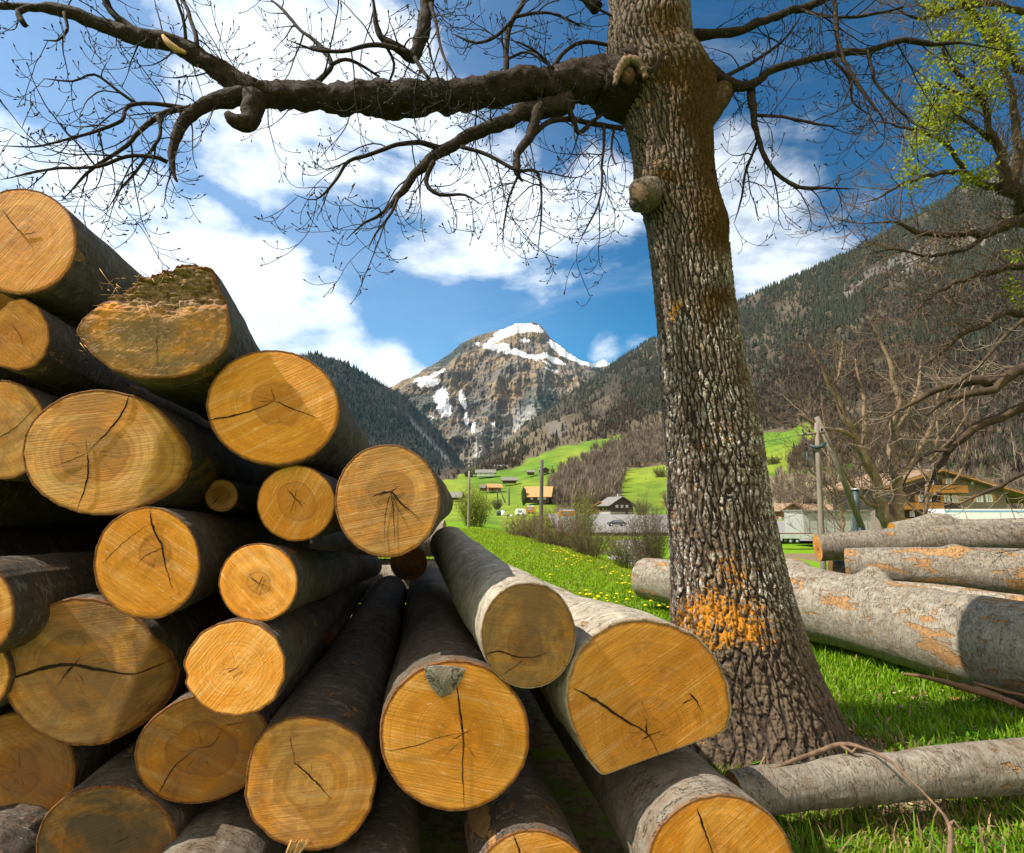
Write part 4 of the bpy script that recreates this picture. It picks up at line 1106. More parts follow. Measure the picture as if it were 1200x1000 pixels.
# ---------- woods on the slopes (masses nobody could count)
def conifer_tpl(r):
    V = []; T = []
    for (z0, z1, rad) in ((0.08, 0.55, .24), (0.32, 0.8, .17), (0.58, 1.0, .10)):
        b = len(V); k = 5; a0 = r.random() * 6
        for i in range(k):
            rr = rad * r.uniform(.7, 1.15); V.append((math.cos(a0 + i * 2 * math.pi / k) * rr, math.sin(a0 + i * 2 * math.pi / k) * rr, z0 + r.uniform(-.03, .03)))
        V.append((0, 0, z1)); T += [(b + i, b + (i + 1) % k, b + k) for i in range(k)]
    return np.array(V), np.array(T)
def bare_tpl(r, n, wd=.045):
    V = []; T = []
    V += [(-.02, 0, 0), (.02, 0, 0), (0, 0, .7)]; T.append((0, 1, 2))
    for i in range(n):
        z0 = r.uniform(.12, .55); a = r.random() * 6.28; sp = r.uniform(.08, .36)
        z1 = min(1.0, z0 + r.uniform(.18, .5)); b = len(V)
        c, s = math.cos(a), math.sin(a); w_ = wd * r.uniform(.5, 1.2)
        x0, y0 = c * sp * .25, s * sp * .25
        V += [(x0 - s * w_, y0 + c * w_, z0), (x0 + s * w_, y0 - c * w_, z0), (c * sp, s * sp, z1)]; T.append((b, b + 1, b + 2))
    return np.array(V), np.array(T)
def plant_mass(name, label, P, size, tpls, cols, r):
    Vs, Ts, Cs = [], [], []; n0 = 0
    which = r.integers(0, len(tpls), len(P))
    for k, (tv, tt) in enumerate(tpls):
        s = which == k; m = int(s.sum())
        if not m: continue
        a = r.random(m) * 6.28; c_, s_ = np.cos(a), np.sin(a); sz = size[s]
        X = tv[None, :, 0] * c_[:, None] - tv[None, :, 1] * s_[:, None]; Y = tv[None, :, 0] * s_[:, None] + tv[None, :, 1] * c_[:, None]
        V = np.stack([X, Y, np.broadcast_to(tv[None, :, 2], X.shape)], -1) * sz[:, None, None] + P[s][:, None]
        Vs.append(V.reshape(-1, 3)); Ts.append((tt[None] + (np.arange(m) * len(tv))[:, None, None] + n0).reshape(-1, 3)); n0 += m * len(tv)
        Cs.append(np.repeat(cols[s], len(tv), 0))
    o = mk(name, np.concatenate(Vs), [np.concatenate(Ts)], M['foliage'], None, False, {'col': np.concatenate(Cs)})
    return tag(o, label, kind='stuff')
class RR(random.Random): pass
con_t = [conifer_tpl(RR(i)) for i in range(6)]; bare_t = [bare_tpl(RR(i), 16) for i in range(6)]; bare_f = [bare_tpl(RR(i), 60, .013) for i in range(8)]
def conif_p(u, v):
    crest = np.interp(u, [545, 590, 620, 660, 700, 735, 765, 865, 950, 1050, 1150, 1200, 1300], [552, 519, 495, 468, 440, 415, 399, 355, 318, 268, 204, 170, 110])
    lowb = np.interp(u, [545, 600, 640, 700, 765, 865, 950, 1200, 1300], [555, 552, 520, 500, 480, 480, 440, 400, 400])
    f = (v - crest) / np.maximum(lowb - crest, 5)
    n = fbm(u * .04, v * .05, 12, 4)
    p = (1 - sstep(f + n * 1.3, .15, .95)) * .8 + .05
    p = np.maximum(p, .9 * np.exp(-(((u - 608) / 18) ** 2 + ((v - 515) / 25) ** 2)))
    return p
def nongreen(u, v):
    g = near_idx_fast(u, v)
    return (1 - g) * (v < 598)
def near_idx_fast(u, v):
    return (green[:-1, :-1] | patchy[:-1, :-1]).astype(float) if u.shape == green[:-1, :-1].shape else 0
Pc, uc, vc = HR.scatter(44000, lambda u, v: nongreen(u, v) * (1 - .75 * cliffm[:-1, :-1]) * (v < 560) * (.25 + 1.0 * sstep(fbm(u * .05 + v * .02, v * .035, 61, 4), -.25, .15)), rng)
pc = conif_p(uc, vc); isC = rng.random(len(pc)) < pc
inwood = pin(uc, vc, woodpoly)
isC &= ~inwood | (rng.random(len(pc)) < .02)
dd = Pc[:, 1]
sc_ = rng.uniform(.5, 1.5, len(Pc)) * np.interp(dd, [200, 500, 1200, 2500], [8, 9.5, 12, 15])
g_ = rng.uniform(.6, 1.5, (len(Pc), 1))
ccol = np.array([.024, .027, .018]) * g_ + rng.uniform(0, .012, (len(Pc), 1)) * [1, 1, .4]
bcol = np.array([.066, .047, .033]) * rng.uniform(.55, 1.35, (len(Pc), 1)) + rng.uniform(0, .02, (len(Pc), 1)) * [1, .8, .6]
plant_mass('conifer_forest', 'dark conifer forest covering the upper right slope', Pc[isC] - [0, 0, .5], sc_[isC], con_t, ccol[isC], rng)
b_ = ~isC & ~inwood
plant_mass('bare_forest', 'leafless brown forest on the right valley side', Pc[b_] - [0, 0, .5], sc_[b_] * .8, bare_t, bcol[b_], rng)
Pw, uw, vw = HR.scatter(2600, lambda u, v: pin(u, v, woodpoly).astype(float) + .10 * ((u > 800) & (v > 470) & (v < 600)) * (1 - green[:-1, :-1]), rng)
wc_ = np.array([.175, .135, .10]) * rng.uniform(.6, 1.4, (len(Pw), 1))
plant_mass('bare_wood', 'leafless grey-brown wood on the slope above the houses', Pw - [0, 0, .4], rng.uniform(5, 12, len(Pw)), bare_f, wc_, rng)
# crest trees
cu = rng.uniform(600, 1330, 900); ct = np.array([HR.pos(u, np.interp(u, HR.us, HR.v[-1]) + .3) for u in cu])
plant_mass('ridge_conifers', 'row of conifers standing along the right-hand ridge line', ct - [0, 0, 2], rng.uniform(9, 19, 900), con_t, np.array([.03, .04, .02]) * rng.uniform(.6, 1.4, (900, 1)), rng)
# left slope
Pl_, ul, vl = HL.scatter(9000, lambda u, v: sstep(u, 230, 300) * (1 - .93 * np.clip(tal[:-1, :-1] * 1.4, 0, 1)) * (1 - .7 * low[:-1, :-1]), rng)
lc = rng.random(len(Pl_)) < np.clip(.72 - fbm(ul * .04, vl * .05, 9, 3) * 1.2, .1, .95)
plant_mass('conifer_forest', 'blue-green conifer forest on the left valley side', Pl_[lc] - [0, 0, 1], rng.uniform(12, 24, lc.sum()), con_t, np.array([.020, .032, .030]) * rng.uniform(.6, 1.5, (lc.sum(), 1)), rng)
plant_mass('bare_forest', 'leafless greyish trees on the left valley side', Pl_[~lc] - [0, 0, 1], rng.uniform(10, 18, (~lc).sum()), bare_t, np.array([.11, .095, .075]) * rng.uniform(.6, 1.4, ((~lc).sum(), 1)), rng)
# scrub low on the right: evergreens behind the chalet, light green edge of the wood
Ps, us_, vs_ = HR.scatter(420, lambda u, v: pin(u, v, [(1100, 480), (1230, 465), (1300, 560), (1100, 560), (1085, 545)]).astype(float), rng)
plant_mass('evergreen_scrub', 'mid-green evergreen scrub on the slope behind the chalet', Ps - [0, 0, .3], rng.uniform(3, 6.5, len(Ps)), con_t, np.array([.045, .095, .018]) * rng.uniform(.5, 1.6, (len(Ps), 1)), rng)
# ------------------------------------------------------------------ the big tree
def proj(P):
    c, s = math.cos(PITCH), math.sin(PITCH)
    x, y, z = P[..., 0], P[..., 1], P[..., 2] - EYE
    f = y * c + z * s; u_p = -y * s + z * c
    return W0 / 2 + x / f * FPX, H0 / 2 - u_p / f * FPX

TD = 4.2
TS = 4.2 / 3.75
prof = np.array([(-420, 690, 775), (-200, 702, 790), (-60, 706, 804), (0, 708, 812), (40, 706, 814), (62, 703, 815), (80, 704, 826), (100, 712, 838), (122, 720, 842), (150, 730, 839), (200, 740, 841), (232, 746, 846), (260, 752, 853), (300, 757, 859), (350, 762, 864),
                 (400, 767, 872), (450, 771, 880), (500, 776, 889), (550, 780, 897), (600, 783, 905), (650, 784, 916), (700, 783, 929), (750, 782, 944), (790, 783, 957), (820, 784, 968), (845, 782, 976), (870, 776, 984), (900, 766, 992)], float)
NRW, NTH = 1000, 560
vv = np.interp(np.linspace(0, 1, NRW), [0, .12, 1], [-420, -60, 905])
lft = np.interp(vv, prof[:, 0], prof[:, 1]); rgt = np.interp(vv, prof[:, 0], prof[:, 2])
ker = np.ones(15) / 15
sm_ = lambda a: np.convolve(np.pad(a, 7, 'edge'), ker, 'valid')
lft, rgt = sm_(lft), sm_(rgt)
cen = at_np((lft + rgt) / 2, vv, np.full(NRW, TD))
rad = (rgt - lft) / 2 * np.array([px2m(800, v, TD) for v in vv]) * (.865 + .06 * sstep(vv, 300, 600))
cb = cen[-1].copy()
th = np.arange(NTH) * 2 * math.pi / NTH
CT, ST = np.cos(th)[None], np.sin(th)[None]
R0 = rad[:, None] * np.ones((1, NTH))
hgt = cen[:, 2][:, None]
fl_ = sstep(-hgt, -0.85, 0.0)
lob = np.cos(5 * th + .6)[None] * .5 + np.cos(3 * th + 2.0)[None] * .35 + np.cos(8 * th + 1)[None] * .15
R0 = R0 * (1 + .17 * fl_ * lob) + .05 * fl_ ** 3
R0 = R0 * (1 + .035 * fbm(CT * 1.5, ST * 1.5, hgt * 1.6, 3))
uu_ = (lft + rgt)[:, None] / 2 + CT * (rgt - lft)[:, None] / 2
for (a, b, r1, r2, h_) in [(806, 92, 30, 22, .03), (742, 112, 22, 18, .05), (838, 112, 18, 20, .03), (772, 52, 26, 18, .05), (752, 222, 20, 22, .05), (790, 150, 26, 16, .03), (815, 340, 22, 18, .022), (728, 60, 16, 22, .04), (800, 600, 26, 40, .02), (870, 520, 20, 60, .02), (830, 270, 24, 20, .03)]:
    R0 = R0 + h_ * np.exp(-(((uu_ - a) / r1) ** 2 + ((vv[:, None] - b) / r2) ** 2)) * (ST < .35)
X_ = cen[:, 0][:, None] + R0 * CT; Y_ = cen[:, 1][:, None] + R0 * ST
# furrows
wx = fbm(X_ * 4, Y_ * 4, hgt * 1.5, 3, 3) * .07
wx = wx * .7
s1 = th[None] / (2 * math.pi) * 44
w1 = 1.5 * fbm(CT * 2.2, ST * 2.2, hgt * 2.6, 4, 31) + .62 * fbm(X_ * 20, Y_ * 20, hgt * 9, 4, 33)
w2 = 1.5 * fbm(CT * 2.2, ST * 2.2, hgt * 2.6, 4, 41) + .62 * fbm(X_ * 20, Y_ * 20, hgt * 9, 4, 43)
q1 = np.abs(np.mod(s1 + hgt * 4.0 + w1, 1.0) - .5) * 2; q2 = np.abs(np.mod(s1 - hgt * 3.3 + w2, 1.0) - .5) * 2
q3 = np.abs(vnoise(X_ * 70, Y_ * 70, hgt * 16, 6))
rdg = np.minimum(sstep(q1, .05, .42), sstep(q2, .05, .42))
rdg = np.minimum(rdg, .45 + .55 * sstep(q3, .0, .22))
cross = sstep(np.abs(vnoise(X_ * 12, Y_ * 12, hgt * 32, 8)), .0, .12)
rdg = rdg * (.62 + .38 * cross)
fn = fbm(X_ * 90, Y_ * 90, hgt * 60, 3, 9)
R1 = R0 + (.021 * (rdg - .6) + .0055 * fn) * (1 - .25 * fl_)
TV = np.stack([cen[:, 0][:, None] + R1 * CT, cen[:, 1][:, None] + R1 * ST, np.broadcast_to(hgt, R1.shape) + .003 * fn], -1)
pu, pv = proj(TV)
def bl(lst):
    o = 0
    for a, b, ru, rv, st in lst: o = o + st * np.exp(-(((pu - a) / ru) ** 2 + ((pv - b) / rv) ** 2))
    return o
front = (ST < .4)
mossA = bl([(775, 25, 25, 30, 1.0), (790, 85, 45, 18, 1), (830, 110, 30, 40, 1.1), (838, 180, 22, 60, 1.1), (845, 250, 20, 50, .9), (835, 270, 26, 30, .6), (842, 350, 26, 16, 1.1), (830, 375, 20, 14, .8), (780, 205, 24, 10, .9), (720, 90, 30, 14, .9), (868, 440, 12, 60, .5), (885, 560, 10, 80, .4), (800, 140, 20, 20, .4)])
rustA = bl([(835, 718, 52, 16, 1.15), (850, 742, 62, 24, .8), (875, 735, 30, 22, .7), (820, 745, 30, 18, .9), (835, 695, 60, 20, .55), (865, 670, 25, 20, .6), (840, 655, 30, 25, .45), (792, 362, 9, 9, .9), (800, 352, 14, 8, .8), (785, 375, 8, 8, .8), (812, 560, 16, 24, .5), (824, 410, 14, 20, .5),
             (775, 195, 12, 10, .8), (770, 118, 20, 14, .35), (790, 12, 10, 20, .5), (850, 500, 20, 60, .35), (820, 520, 10, 10, .5), (845, 595, 10, 8, .5), (790, 620, 10, 40, .35)]) - .05
rustA = np.clip(rustA, 0, 1.05)
mossA = np.clip(mossA + .35 * (1 - sstep(pv, 200, 380)) * sstep(pu, 740, 830), 0, 1.4)
lichA = .16 + .84 * sstep(pv, 220, 380) * (1 - sstep(pv, 690, 770)) - .25 * sstep(pv, 740, 800)
tree = empty('bare_tree', (cb[0], cb[1], 0), 'massive old leafless tree with furrowed bark and orange lichen standing beside the log pile', 'tree')
off = np.array([cb[0], cb[1], 0])
mk('trunk', TV.reshape(-1, 3) - off, [grid_faces(NRW, NTH, True)], M['trunk'], tree, True,
   {'ridge': rdg.ravel(), 'moss': mossA.ravel(), 'rust': rustA.ravel(), 'lichen': lichA.ravel()})

def blob(c, r3, seed, nz=.2, k=28, fq=1.6):
    a = np.linspace(0, math.pi, k // 2 + 1)[:, None]; b = (np.arange(k) * 2 * math.pi / k)[None]
    n = np.stack([np.sin(a) * np.cos(b), np.sin(a) * np.sin(b), np.cos(a) * np.ones_like(b)], -1)
    rr = 1 + nz * fbm(n[..., 0] * fq + seed, n[..., 1] * fq, n[..., 2] * fq, 4)
    return (n * rr[..., None] * np.array(r3) + c).reshape(-1, 3), grid_faces(k // 2 + 1, k, True)
def torus(c, R, r, nrm, seed, sx=1.0, sy=1.0, k=40, m=12, nz=.25):
    nrm = np.array(nrm, float); nrm /= np.linalg.norm(nrm)
    x = np.cross([0, 0, 1], nrm); x /= np.linalg.norm(x); y = np.cross(nrm, x)
    a = np.arange(k) * 2 * math.pi / k
    P = []
    for t in a:
        d = x * math.cos(t) * sx + y * math.sin(t) * sy; dn = d / np.linalg.norm(d)
        rr = r * (1 + nz * float(fbm(math.cos(t) * 1.5 + seed, math.sin(t) * 1.5, 0, 3)))
        for q in range(m):
            f = q * 2 * math.pi / m
            P.append(np.array(c) + d * R + (dn * math.cos(f) + nrm * math.sin(f)) * rr)
    P = np.array(P)
    F = []
    for i in range(k):
        for q in range(m):
            F.append([i * m + q, ((i + 1) % k) * m + q, ((i + 1) % k) * m + (q + 1) % m, i * m + (q + 1) % m])
    return P, np.array(F)
ppm = px2m(780, 200, TD)
def tpt(u, v, d): return at(u, v, TD - d) - off
A0 = dict(ridge=0.6, moss=0.0, rust=0.0, lichen=0.5)
def barkpart(name, V, F, **kw):
    a = dict(A0); a.update(kw)
    return mk(name, V, F, M['trunk'], tree, True, {k: np.full(len(V), x) for k, x in a.items()})
# burl with a cut face on the left side
V, F = blob(tpt(756, 229, .20), (.12, .14, .125), 3, .35); barkpart('burl', V, [F], moss=.25)
V, F = blob(tpt(749, 226, .325), (.062, .016, .07), 5, .35, 36, 2.5); mk('cut_knot', V, [F], M['callus'], tree)
# triangular healed scar near the top
P = catmull(np.array([[*tpt(720, 100, .34), .020], [*tpt(726, 82, .345), .030], [*tpt(737, 70, .345), .034], [*tpt(750, 76, .35), .028], [*tpt(757, 92, .34), .020]]), .01)
mb = MB(); mb.tube(P[:, :3], P[:, 3] * (1 + .45 * fbm(np.arange(len(P)) * .7, 0, 0, 3)), 14); mb.build('healed_scar', M['callus'], tree)
V, F = blob(tpt(736, 90, .33), (.05, .04, .07), 9, .3); barkpart('scar_hollow', V, [F], moss=1.0, ridge=0.0)
# stub on the right
P = catmull(np.array([[*tpt(815, 140, -.02), .15], [*tpt(838, 118, -.02), .115], [*tpt(849, 106, -.02), .085], [*tpt(856, 97, -.02), .055]]), .02)
V, Q, T = tube_geo(P[:, :3], P[:, 3] * (1 + .1 * fbm(np.arange(len(P)) * .4, 1, 0, 2)), 24); barkpart('broken_stub', V, [Q, np.array(T)], moss=.9)
V, F = blob(tpt(857, 97, -.02), (.035, .05, .03), 8, .3); mk('stub_wood', V, [F], M['fibre'], tree)
# moss cushions
for (u, v, d, r3) in [(783, 22, .27, (.13, .06, .16)), (775, 45, .25, (.08, .05, .07))]:
    V, F = blob(tpt(u, v, d), r3, u, .5, 64, 3.5); mk('moss_cushion', V, [F], M['moss'], tree)

# ---------- limbs and twigs
class Crown:
    def __init__(s, seed): s.r = random.Random(seed); s.mb = MB(); s.tips = []; s.cnt = 0
    def rv(s):
        r = s.r
        v = np.array([r.gauss(0, 1), r.gauss(0, 1), r.gauss(0, 1)]); return v / np.linalg.norm(v)
    def grow(s, P, lv, st):
        """P (n,4) polyline with radius; st: list of per-level dicts"""
        if lv >= len(st): return
        q = st[lv]; r = s.r
        L = np.concatenate([[0], np.cumsum(np.linalg.norm(np.diff(P[:, :3], axis=0), axis=1))])
        x = q['start'] * L[-1] + r.uniform(0, q['gap'])
        while x < L[-1]:
            p = np.array([np.interp(x, L, P[:, k]) for k in range(4)])
            i = min(int(np.searchsorted(L, x)), len(P) - 1); i = max(i, 1)
            T = P[i, :3] - P[i - 1, :3]; T /= np.linalg.norm(T) + 1e-9
            side = s.rv(); side -= T * (side @ T); side /= np.linalg.norm(side)
            side = side * np.array([1, q.get('flat', .7), 1]); side /= np.linalg.norm(side)
            an = math.radians(r.uniform(*q['angle']))
            d = T * math.cos(an) + side * math.sin(an)
            ln = r.uniform(*q['len']) * (1 - .45 * x / L[-1])
            r0 = min(p[3] * .62, q['r']) * r.uniform(.75, 1.1)
            n = q['n']; pts = [np.array([*p[:3], r0])]
            c = p[:3].copy(); stp = ln / n
            bend = s.rv() * q['bend']
            for k in range(n):
                f = (k + 1) / n
                d = d + s.rv() * q['jit'] + bend / n + np.array([0, 0, 1.0]) * (q['up'] * (f - q.get('turn', .35)))
                d /= np.linalg.norm(d)
                c = c + d * stp
                pts.append(np.array([*c, max(q['rmin'], r0 * (1 - .75 * f))]))
            A = np.array(pts)
            if lv == len(st) - 1 or q.get('bud'):
                b = q.get('budr', 0)
                if b:
                    e = A[-1, :3] + d * b * 1.2; A = np.concatenate([A, [[*e, b]], [[*(e + d * b * 2.4), b * .25]]])
            s.mb.tube(A[:, :3], A[:, 3], q['k'], cap=False); s.cnt += 1
            s.tips.append((A[-1, :3].copy(), lv))
            s.grow(np.array(pts), lv + 1, st)
            x += q['gap'] * r.uniform(.5, 1.5)
def limb(poly, scale=1.0, off_=off, step=.04, wig=.35, seed=0):
    """poly (u, v, Y, r_px)"""
    P = np.array([[*(at(u, v, Y) - off_), r * px2m(u, v, Y)] for u, v, Y, r in poly])
    P = catmull(P, step)
    n = len(P); rr = P[:, 3:4]
    s_ = np.arange(n) * step
    for j in range(3):
        P[:, j] += (rr[:, 0] * wig + .003) * fbm(s_ * 6 + seed, j * 7.1, seed, 3) * np.minimum(1, np.arange(n) / 5)
    P[:, 3] *= 1 + .11 * fbm(s_ * 9, seed, 4, 3)
    if P[-1, 3] < P[0, 3] * .6: P[:, 3] *= 1 - .75 * sstep(np.arange(n) / n, .72, 1.0)
    return P
def d3(pts, D0, D1, rk=1.0):
    n = len(pts)
    return [(p[0], p[1], D0 + (D1 - D0) * i / (n - 1), p[2] * rk) for i, p in enumerate(pts)]
main_limbs = [
    d3([(800, 112, 46), (755, 104, 44), (722, 99, 36), (695, 97, 28), (660, 98, 23), (600, 103, 20), (540, 112, 19.5), (480, 121, 20), (400, 117, 17.5), (330, 112, 16.5), (288, 107, 16.5), (265, 88, 13), (235, 68, 12), (200, 50, 11), (160, 42, 10), (120, 30, 8.5), (80, 15, 7.5), (30, 8, 6), (-60, 6, 5), (-160, 20, 3)], 3.75, 3.1),
    d3([(298, 112, 14), (296, 135, 13), (290, 145, 12), (276, 143, 11), (266, 133, 8)], 3.3, 3.2),
    d3([(285, 112, 12), (250, 120, 10.5), (228, 133, 8.5), (215, 145, 8), (206, 160, 6.5), (201, 180, 5), (203, 205, 4), (207, 213, 4)], 3.3, 3.1),
    d3([(240, 125, 6), (205, 129, 5), (182, 138, 4.5), (163, 155, 4), (150, 172, 3.5), (120, 190, 3), (95, 212, 2.6), (72, 235, 2.2)], 3.3, 3.0),
    d3([(215, 127, 4.5), (190, 123, 3.5), (160, 122, 3.2), (148, 128, 3.2), (143, 143, 3), (110, 155, 2.6), (80, 163, 2.2), (40, 172, 1.8), (-10, 170, 1.3)], 3.3, 3.0),
    d3([(196, 190, 4), (185, 185, 3.5), (150, 183, 3.2), (115, 195, 2.8), (60, 198, 2.2), (0, 211, 1.5)], 3.15, 2.95),
    d3([(185, 137, 3.4), (188, 155, 3), (180, 175, 2.6), (160, 200, 2.2), (140, 225, 1.8), (125, 248, 1.3)], 3.2, 3.0),
    d3([(160, 122, 3), (140, 108, 2.3), (110, 87, 2.1), (85, 95, 1.6), (50, 92, 1.2)], 3.25, 3.1),
    d3([(165, 42, 7), (140, 22, 6), (125, 0, 5.5), (110, -30, 5)], 3.25, 3.2),
    d3([(40, 8, 5), (22, 14, 5), (27, 30, 4.5)], 3.1, 3.05),
    d3([(75, 15, 3), (78, 35, 2.4), (65, 48, 1.8), (50, 47, 1.2)], 3.15, 3.1),
    d3([(232, 58, 4), (225, 25, 3.4), (208, -8, 3)], 3.3, 3.4), d3([(218, 50, 3), (214, 20, 2.6), (200, -20, 2)], 3.3, 3.2),
    d3([(300, 95, 4), (285, 88, 3.6), (272, 84, 3)], 3.35, 3.4),
    d3([(366, 102, 5), (388, 76, 4), (378, 55, 3.5), (352, 36, 3), (335, 15, 2.8), (310, -5, 2.4)], 3.4, 3.7),
    d3([(388, 76, 3.4), (410, 70, 3), (445, 90, 2)], 3.45, 3.7),
    d3([(524, -60, 9), (508, -10, 9), (499, 20, 9), (494, 48, 9), (484, 66, 8), (466, 58, 6.5), (446, 44, 5), (438, 18, 4.2), (436, -20, 3.5)], 3.2, 3.0),
    d3([(480, 62, 4.5), (442, 53, 4), (410, 60, 3.4), (375, 60, 2.8), (340, 48, 2)], 3.0, 2.9), d3([(486, 68, 4), (495, 82, 3.4), (503, 92, 3)], 3.0, 2.95),
    d3([(505, 5, 4), (512, 35, 3), (520, 65, 2.5), (535, 92, 1.8)], 3.1, 2.9), d3([(450, 50, 3), (462, 75, 2.4), (455, 98, 1.8)], 3.0, 3.1),
    d3([(593, 98, 5.5), (594, 60, 5), (599, 28, 4.4), (612, 5, 4), (616, -30, 4)], 3.55, 3.7), d3([(600, 24, 3.4), (582, 42, 3), (558, 50, 2.4), (530, 40, 1.6)], 3.6, 3.7),
    d3([(602, 20, 3), (640, 15, 2.4), (680, 30, 2)], 3.6, 3.8), d3([(594, 70, 2.6), (620, 62, 2.2), (650, 80, 2)], 3.6, 3.5),
    d3([(646, 84, 4.5), (662, 60, 3.6), (685, 50, 3), (716, 53, 3)], 3.6, 3.72), d3([(648, 82, 3), (630, 62, 2.2), (605, 48, 1.6)], 3.6, 3.4),
    d3([(668, 118, 13), (640, 124, 12), (612, 130, 11), (590, 143, 9.5), (560, 156, 8.5), (526, 172, 8), (507, 187, 7), (485, 207, 5.5), (466, 230, 4.4), (447, 250, 3.6), (425, 262, 3), (405, 282, 2)], 3.6, 3.2),
    d3([(516, 174, 5), (490, 168, 4.2), (465, 171, 3.6), (430, 183, 3.2), (408, 190, 3), (395, 210, 2.6), (370, 234, 2), (345, 228, 1.5)], 3.4, 3.2),
    d3([(508, 190, 4.5), (499, 214, 4), (515, 228, 3.2), (545, 228, 2.2), (565, 240, 1.5)], 3.35, 3.3), d3([(466, 232, 3), (458, 250, 2.4), (440, 275, 1.7), (432, 292, 1.2)], 3.2, 3.15),
    d3([(540, 172, 3.6), (575, 183, 3.2), (605, 200, 3), (630, 202, 2.6), (634, 240, 2), (631, 300, 1.4)], 3.4, 3.2),
    d3([(632, 128, 8), (622, 158, 6.5), (608, 183, 5.4), (605, 203, 5), (612, 212, 4)], 3.5, 3.35), d3([(610, 200, 2.6), (596, 235, 2), (590, 270, 1.4), (592, 290, 1)], 3.35, 3.3),
    d3([(628, 155, 5.2), (645, 141, 4.8), (672, 139, 4.4), (700, 145, 4.2), (730, 150, 4.4)], 3.5, 3.72), d3([(664, 122, 6), (672, 142, 5), (678, 156, 4.5), (693, 143, 3.6), (706, 134, 3.2)], 3.55, 3.65),
    d3([(708, 148, 3), (706, 190, 2.3), (704, 230, 2), (690, 262, 1.6), (676, 290, 1)], 3.65, 3.4), d3([(720, 150, 2.6), (716, 175, 2), (722, 195, 1.4)], 3.7, 3.5),
    d3([(800, 42, 9), (830, 40, 6.5), (860, 36, 6), (900, 24, 5.5), (950, 5, 5), (1010, -15, 4.4)], 3.8, 3.6),
    d3([(800, 55, 13), (822, 73, 10), (842, 90, 8), (862, 101, 6.5), (882, 101, 6), (905, 82, 5.2), (935, 74, 4.6), (980, 65, 4.3), (1030, 55, 4), (1062, 47, 4), (1090, 52, 3.2), (1130, 52, 2.6), (1190, 60, 2)], 3.8, 3.5),
    d3([(880, 101, 6.5), (881, 122, 6), (885, 145, 4.8), (893, 175, 4), (906, 198, 3.6), (935, 219, 3.2), (975, 221, 2.6), (1008, 222, 1.3)], 3.75, 3.5),
    d3([(846, 92, 4), (870, 80, 3.2), (900, 62, 2.6), (925, 40, 2), (940, 15, 1.5)], 3.8, 3.9), d3([(880, 135, 3), (918, 137, 2.6), (960, 146, 2.2), (985, 148, 1.5)], 3.7, 3.5),
    d3([(970, -40, 4.6), (977, 10, 4), (983, 45, 3.6), (997, 85, 3.4), (1020, 118, 3), (1036, 140, 2.4), (1045, 162, 1.6)], 3.5, 3.3),
    d3([(1016, 60, 3), (1026, 95, 2.6), (1050, 125, 2.3), (1075, 148, 2), (1100, 155, 1.4)], 3.5, 3.4), d3([(975, 70, 3), (995, 92, 2.6), (1000, 120, 2), (1020, 135, 1.4)], 3.55, 3.5),
    d3([(888, 165, 2.6), (875, 200, 2.2), (868, 235, 1.8), (860, 262, 1.2)], 3.7, 3.5), d3([(930, 10, 3), (990, 20, 2.6), (1060, 8, 2)], 3.65, 3.4), d3([(716, 50, 3), (735, 30, 2), (700, 10, 2), (665, -10, 1.5)], 3.72, 3.6),
    d3([(700, 10, 9), (660, -30, 7), (600, -70, 6), (560, -120, 5)], 3.75, 3.6), d3([(800, -40, 10), (860, -100, 8), (930, -150, 6)], 3.75, 3.7),
]
stA = [dict(start=.08, gap=.135, angle=(30, 80), len=(.25, .95), r=.0066, n=11, jit=.17, bend=.9, up=.45, turn=.5, rmin=.0024, k=4, bud=1, budr=.0058),
       dict(start=.12, gap=.115, angle=(30, 75), len=(.10, .36), r=.0040, n=6, jit=.18, bend=.8, up=.5, turn=.3, rmin=.0023, k=3, bud=1, budr=.0065),
       dict(start=.25, gap=.10, angle=(35, 70), len=(.03, .10), r=.0022, n=4, jit=.14, bend=.5, up=.5, turn=.2, rmin=.0020, k=3, budr=.0062)]
cr = Crown(4)
for i, pl in enumerate(main_limbs):
    P = limb([(a, b, c * TS, d * (.9 if i < 2 else (.82 if max(q[3] for q in pl) > 7 else .68))) for a, b, c, d in pl], seed=i * 3.3, wig=.28 if i < 3 else .8)
    mb = MB(); thick = P[:, 3].max() > .03
    if thick: P = catmull(P, .018)
    mb.tube(P[:, :3], P[:, 3], 36 if thick else 8, cap=True)
    if thick:
        V_ = mb.V[0]; ix = np.minimum(np.arange(len(V_)) // 36, len(P) - 1); dv = V_ - P[ix, :3]
        V_[:] = V_ + dv * (.34 * fbm(V_[:, 0] * 14, V_[:, 1] * 14, V_[:, 2] * 14, 4, 3) + .10 * ridged(V_[:, 0] * 45, V_[:, 1] * 45, V_[:, 2] * 45, 3, 5))[:, None]
    mb.build('limb', M['branch'], tree)
    sel = P[P[:, 3] < .075] if i else P[len(P) // 6:]
    if i == 1 or len(sel) < 4: continue
    cr.grow(sel, 0, stA)
cr.mb.build('twigs', M['twig'], tree)
print('main tree twigs', cr.cnt)
# fresh orange tear on the big limb
P = catmull(np.array([[*(at(191, 42, 3.20 * TS) - off), .012], [*(at(197, 50, 3.195 * TS) - off), .022], [*(at(206, 57, 3.2 * TS) - off), .022], [*(at(218, 62, 3.21 * TS) - off), .010]]), .01)
mb = MB(); mb.tube(P[:, :3], P[:, 3], 10); mb.build('torn_patch', M['fibre'], tree)
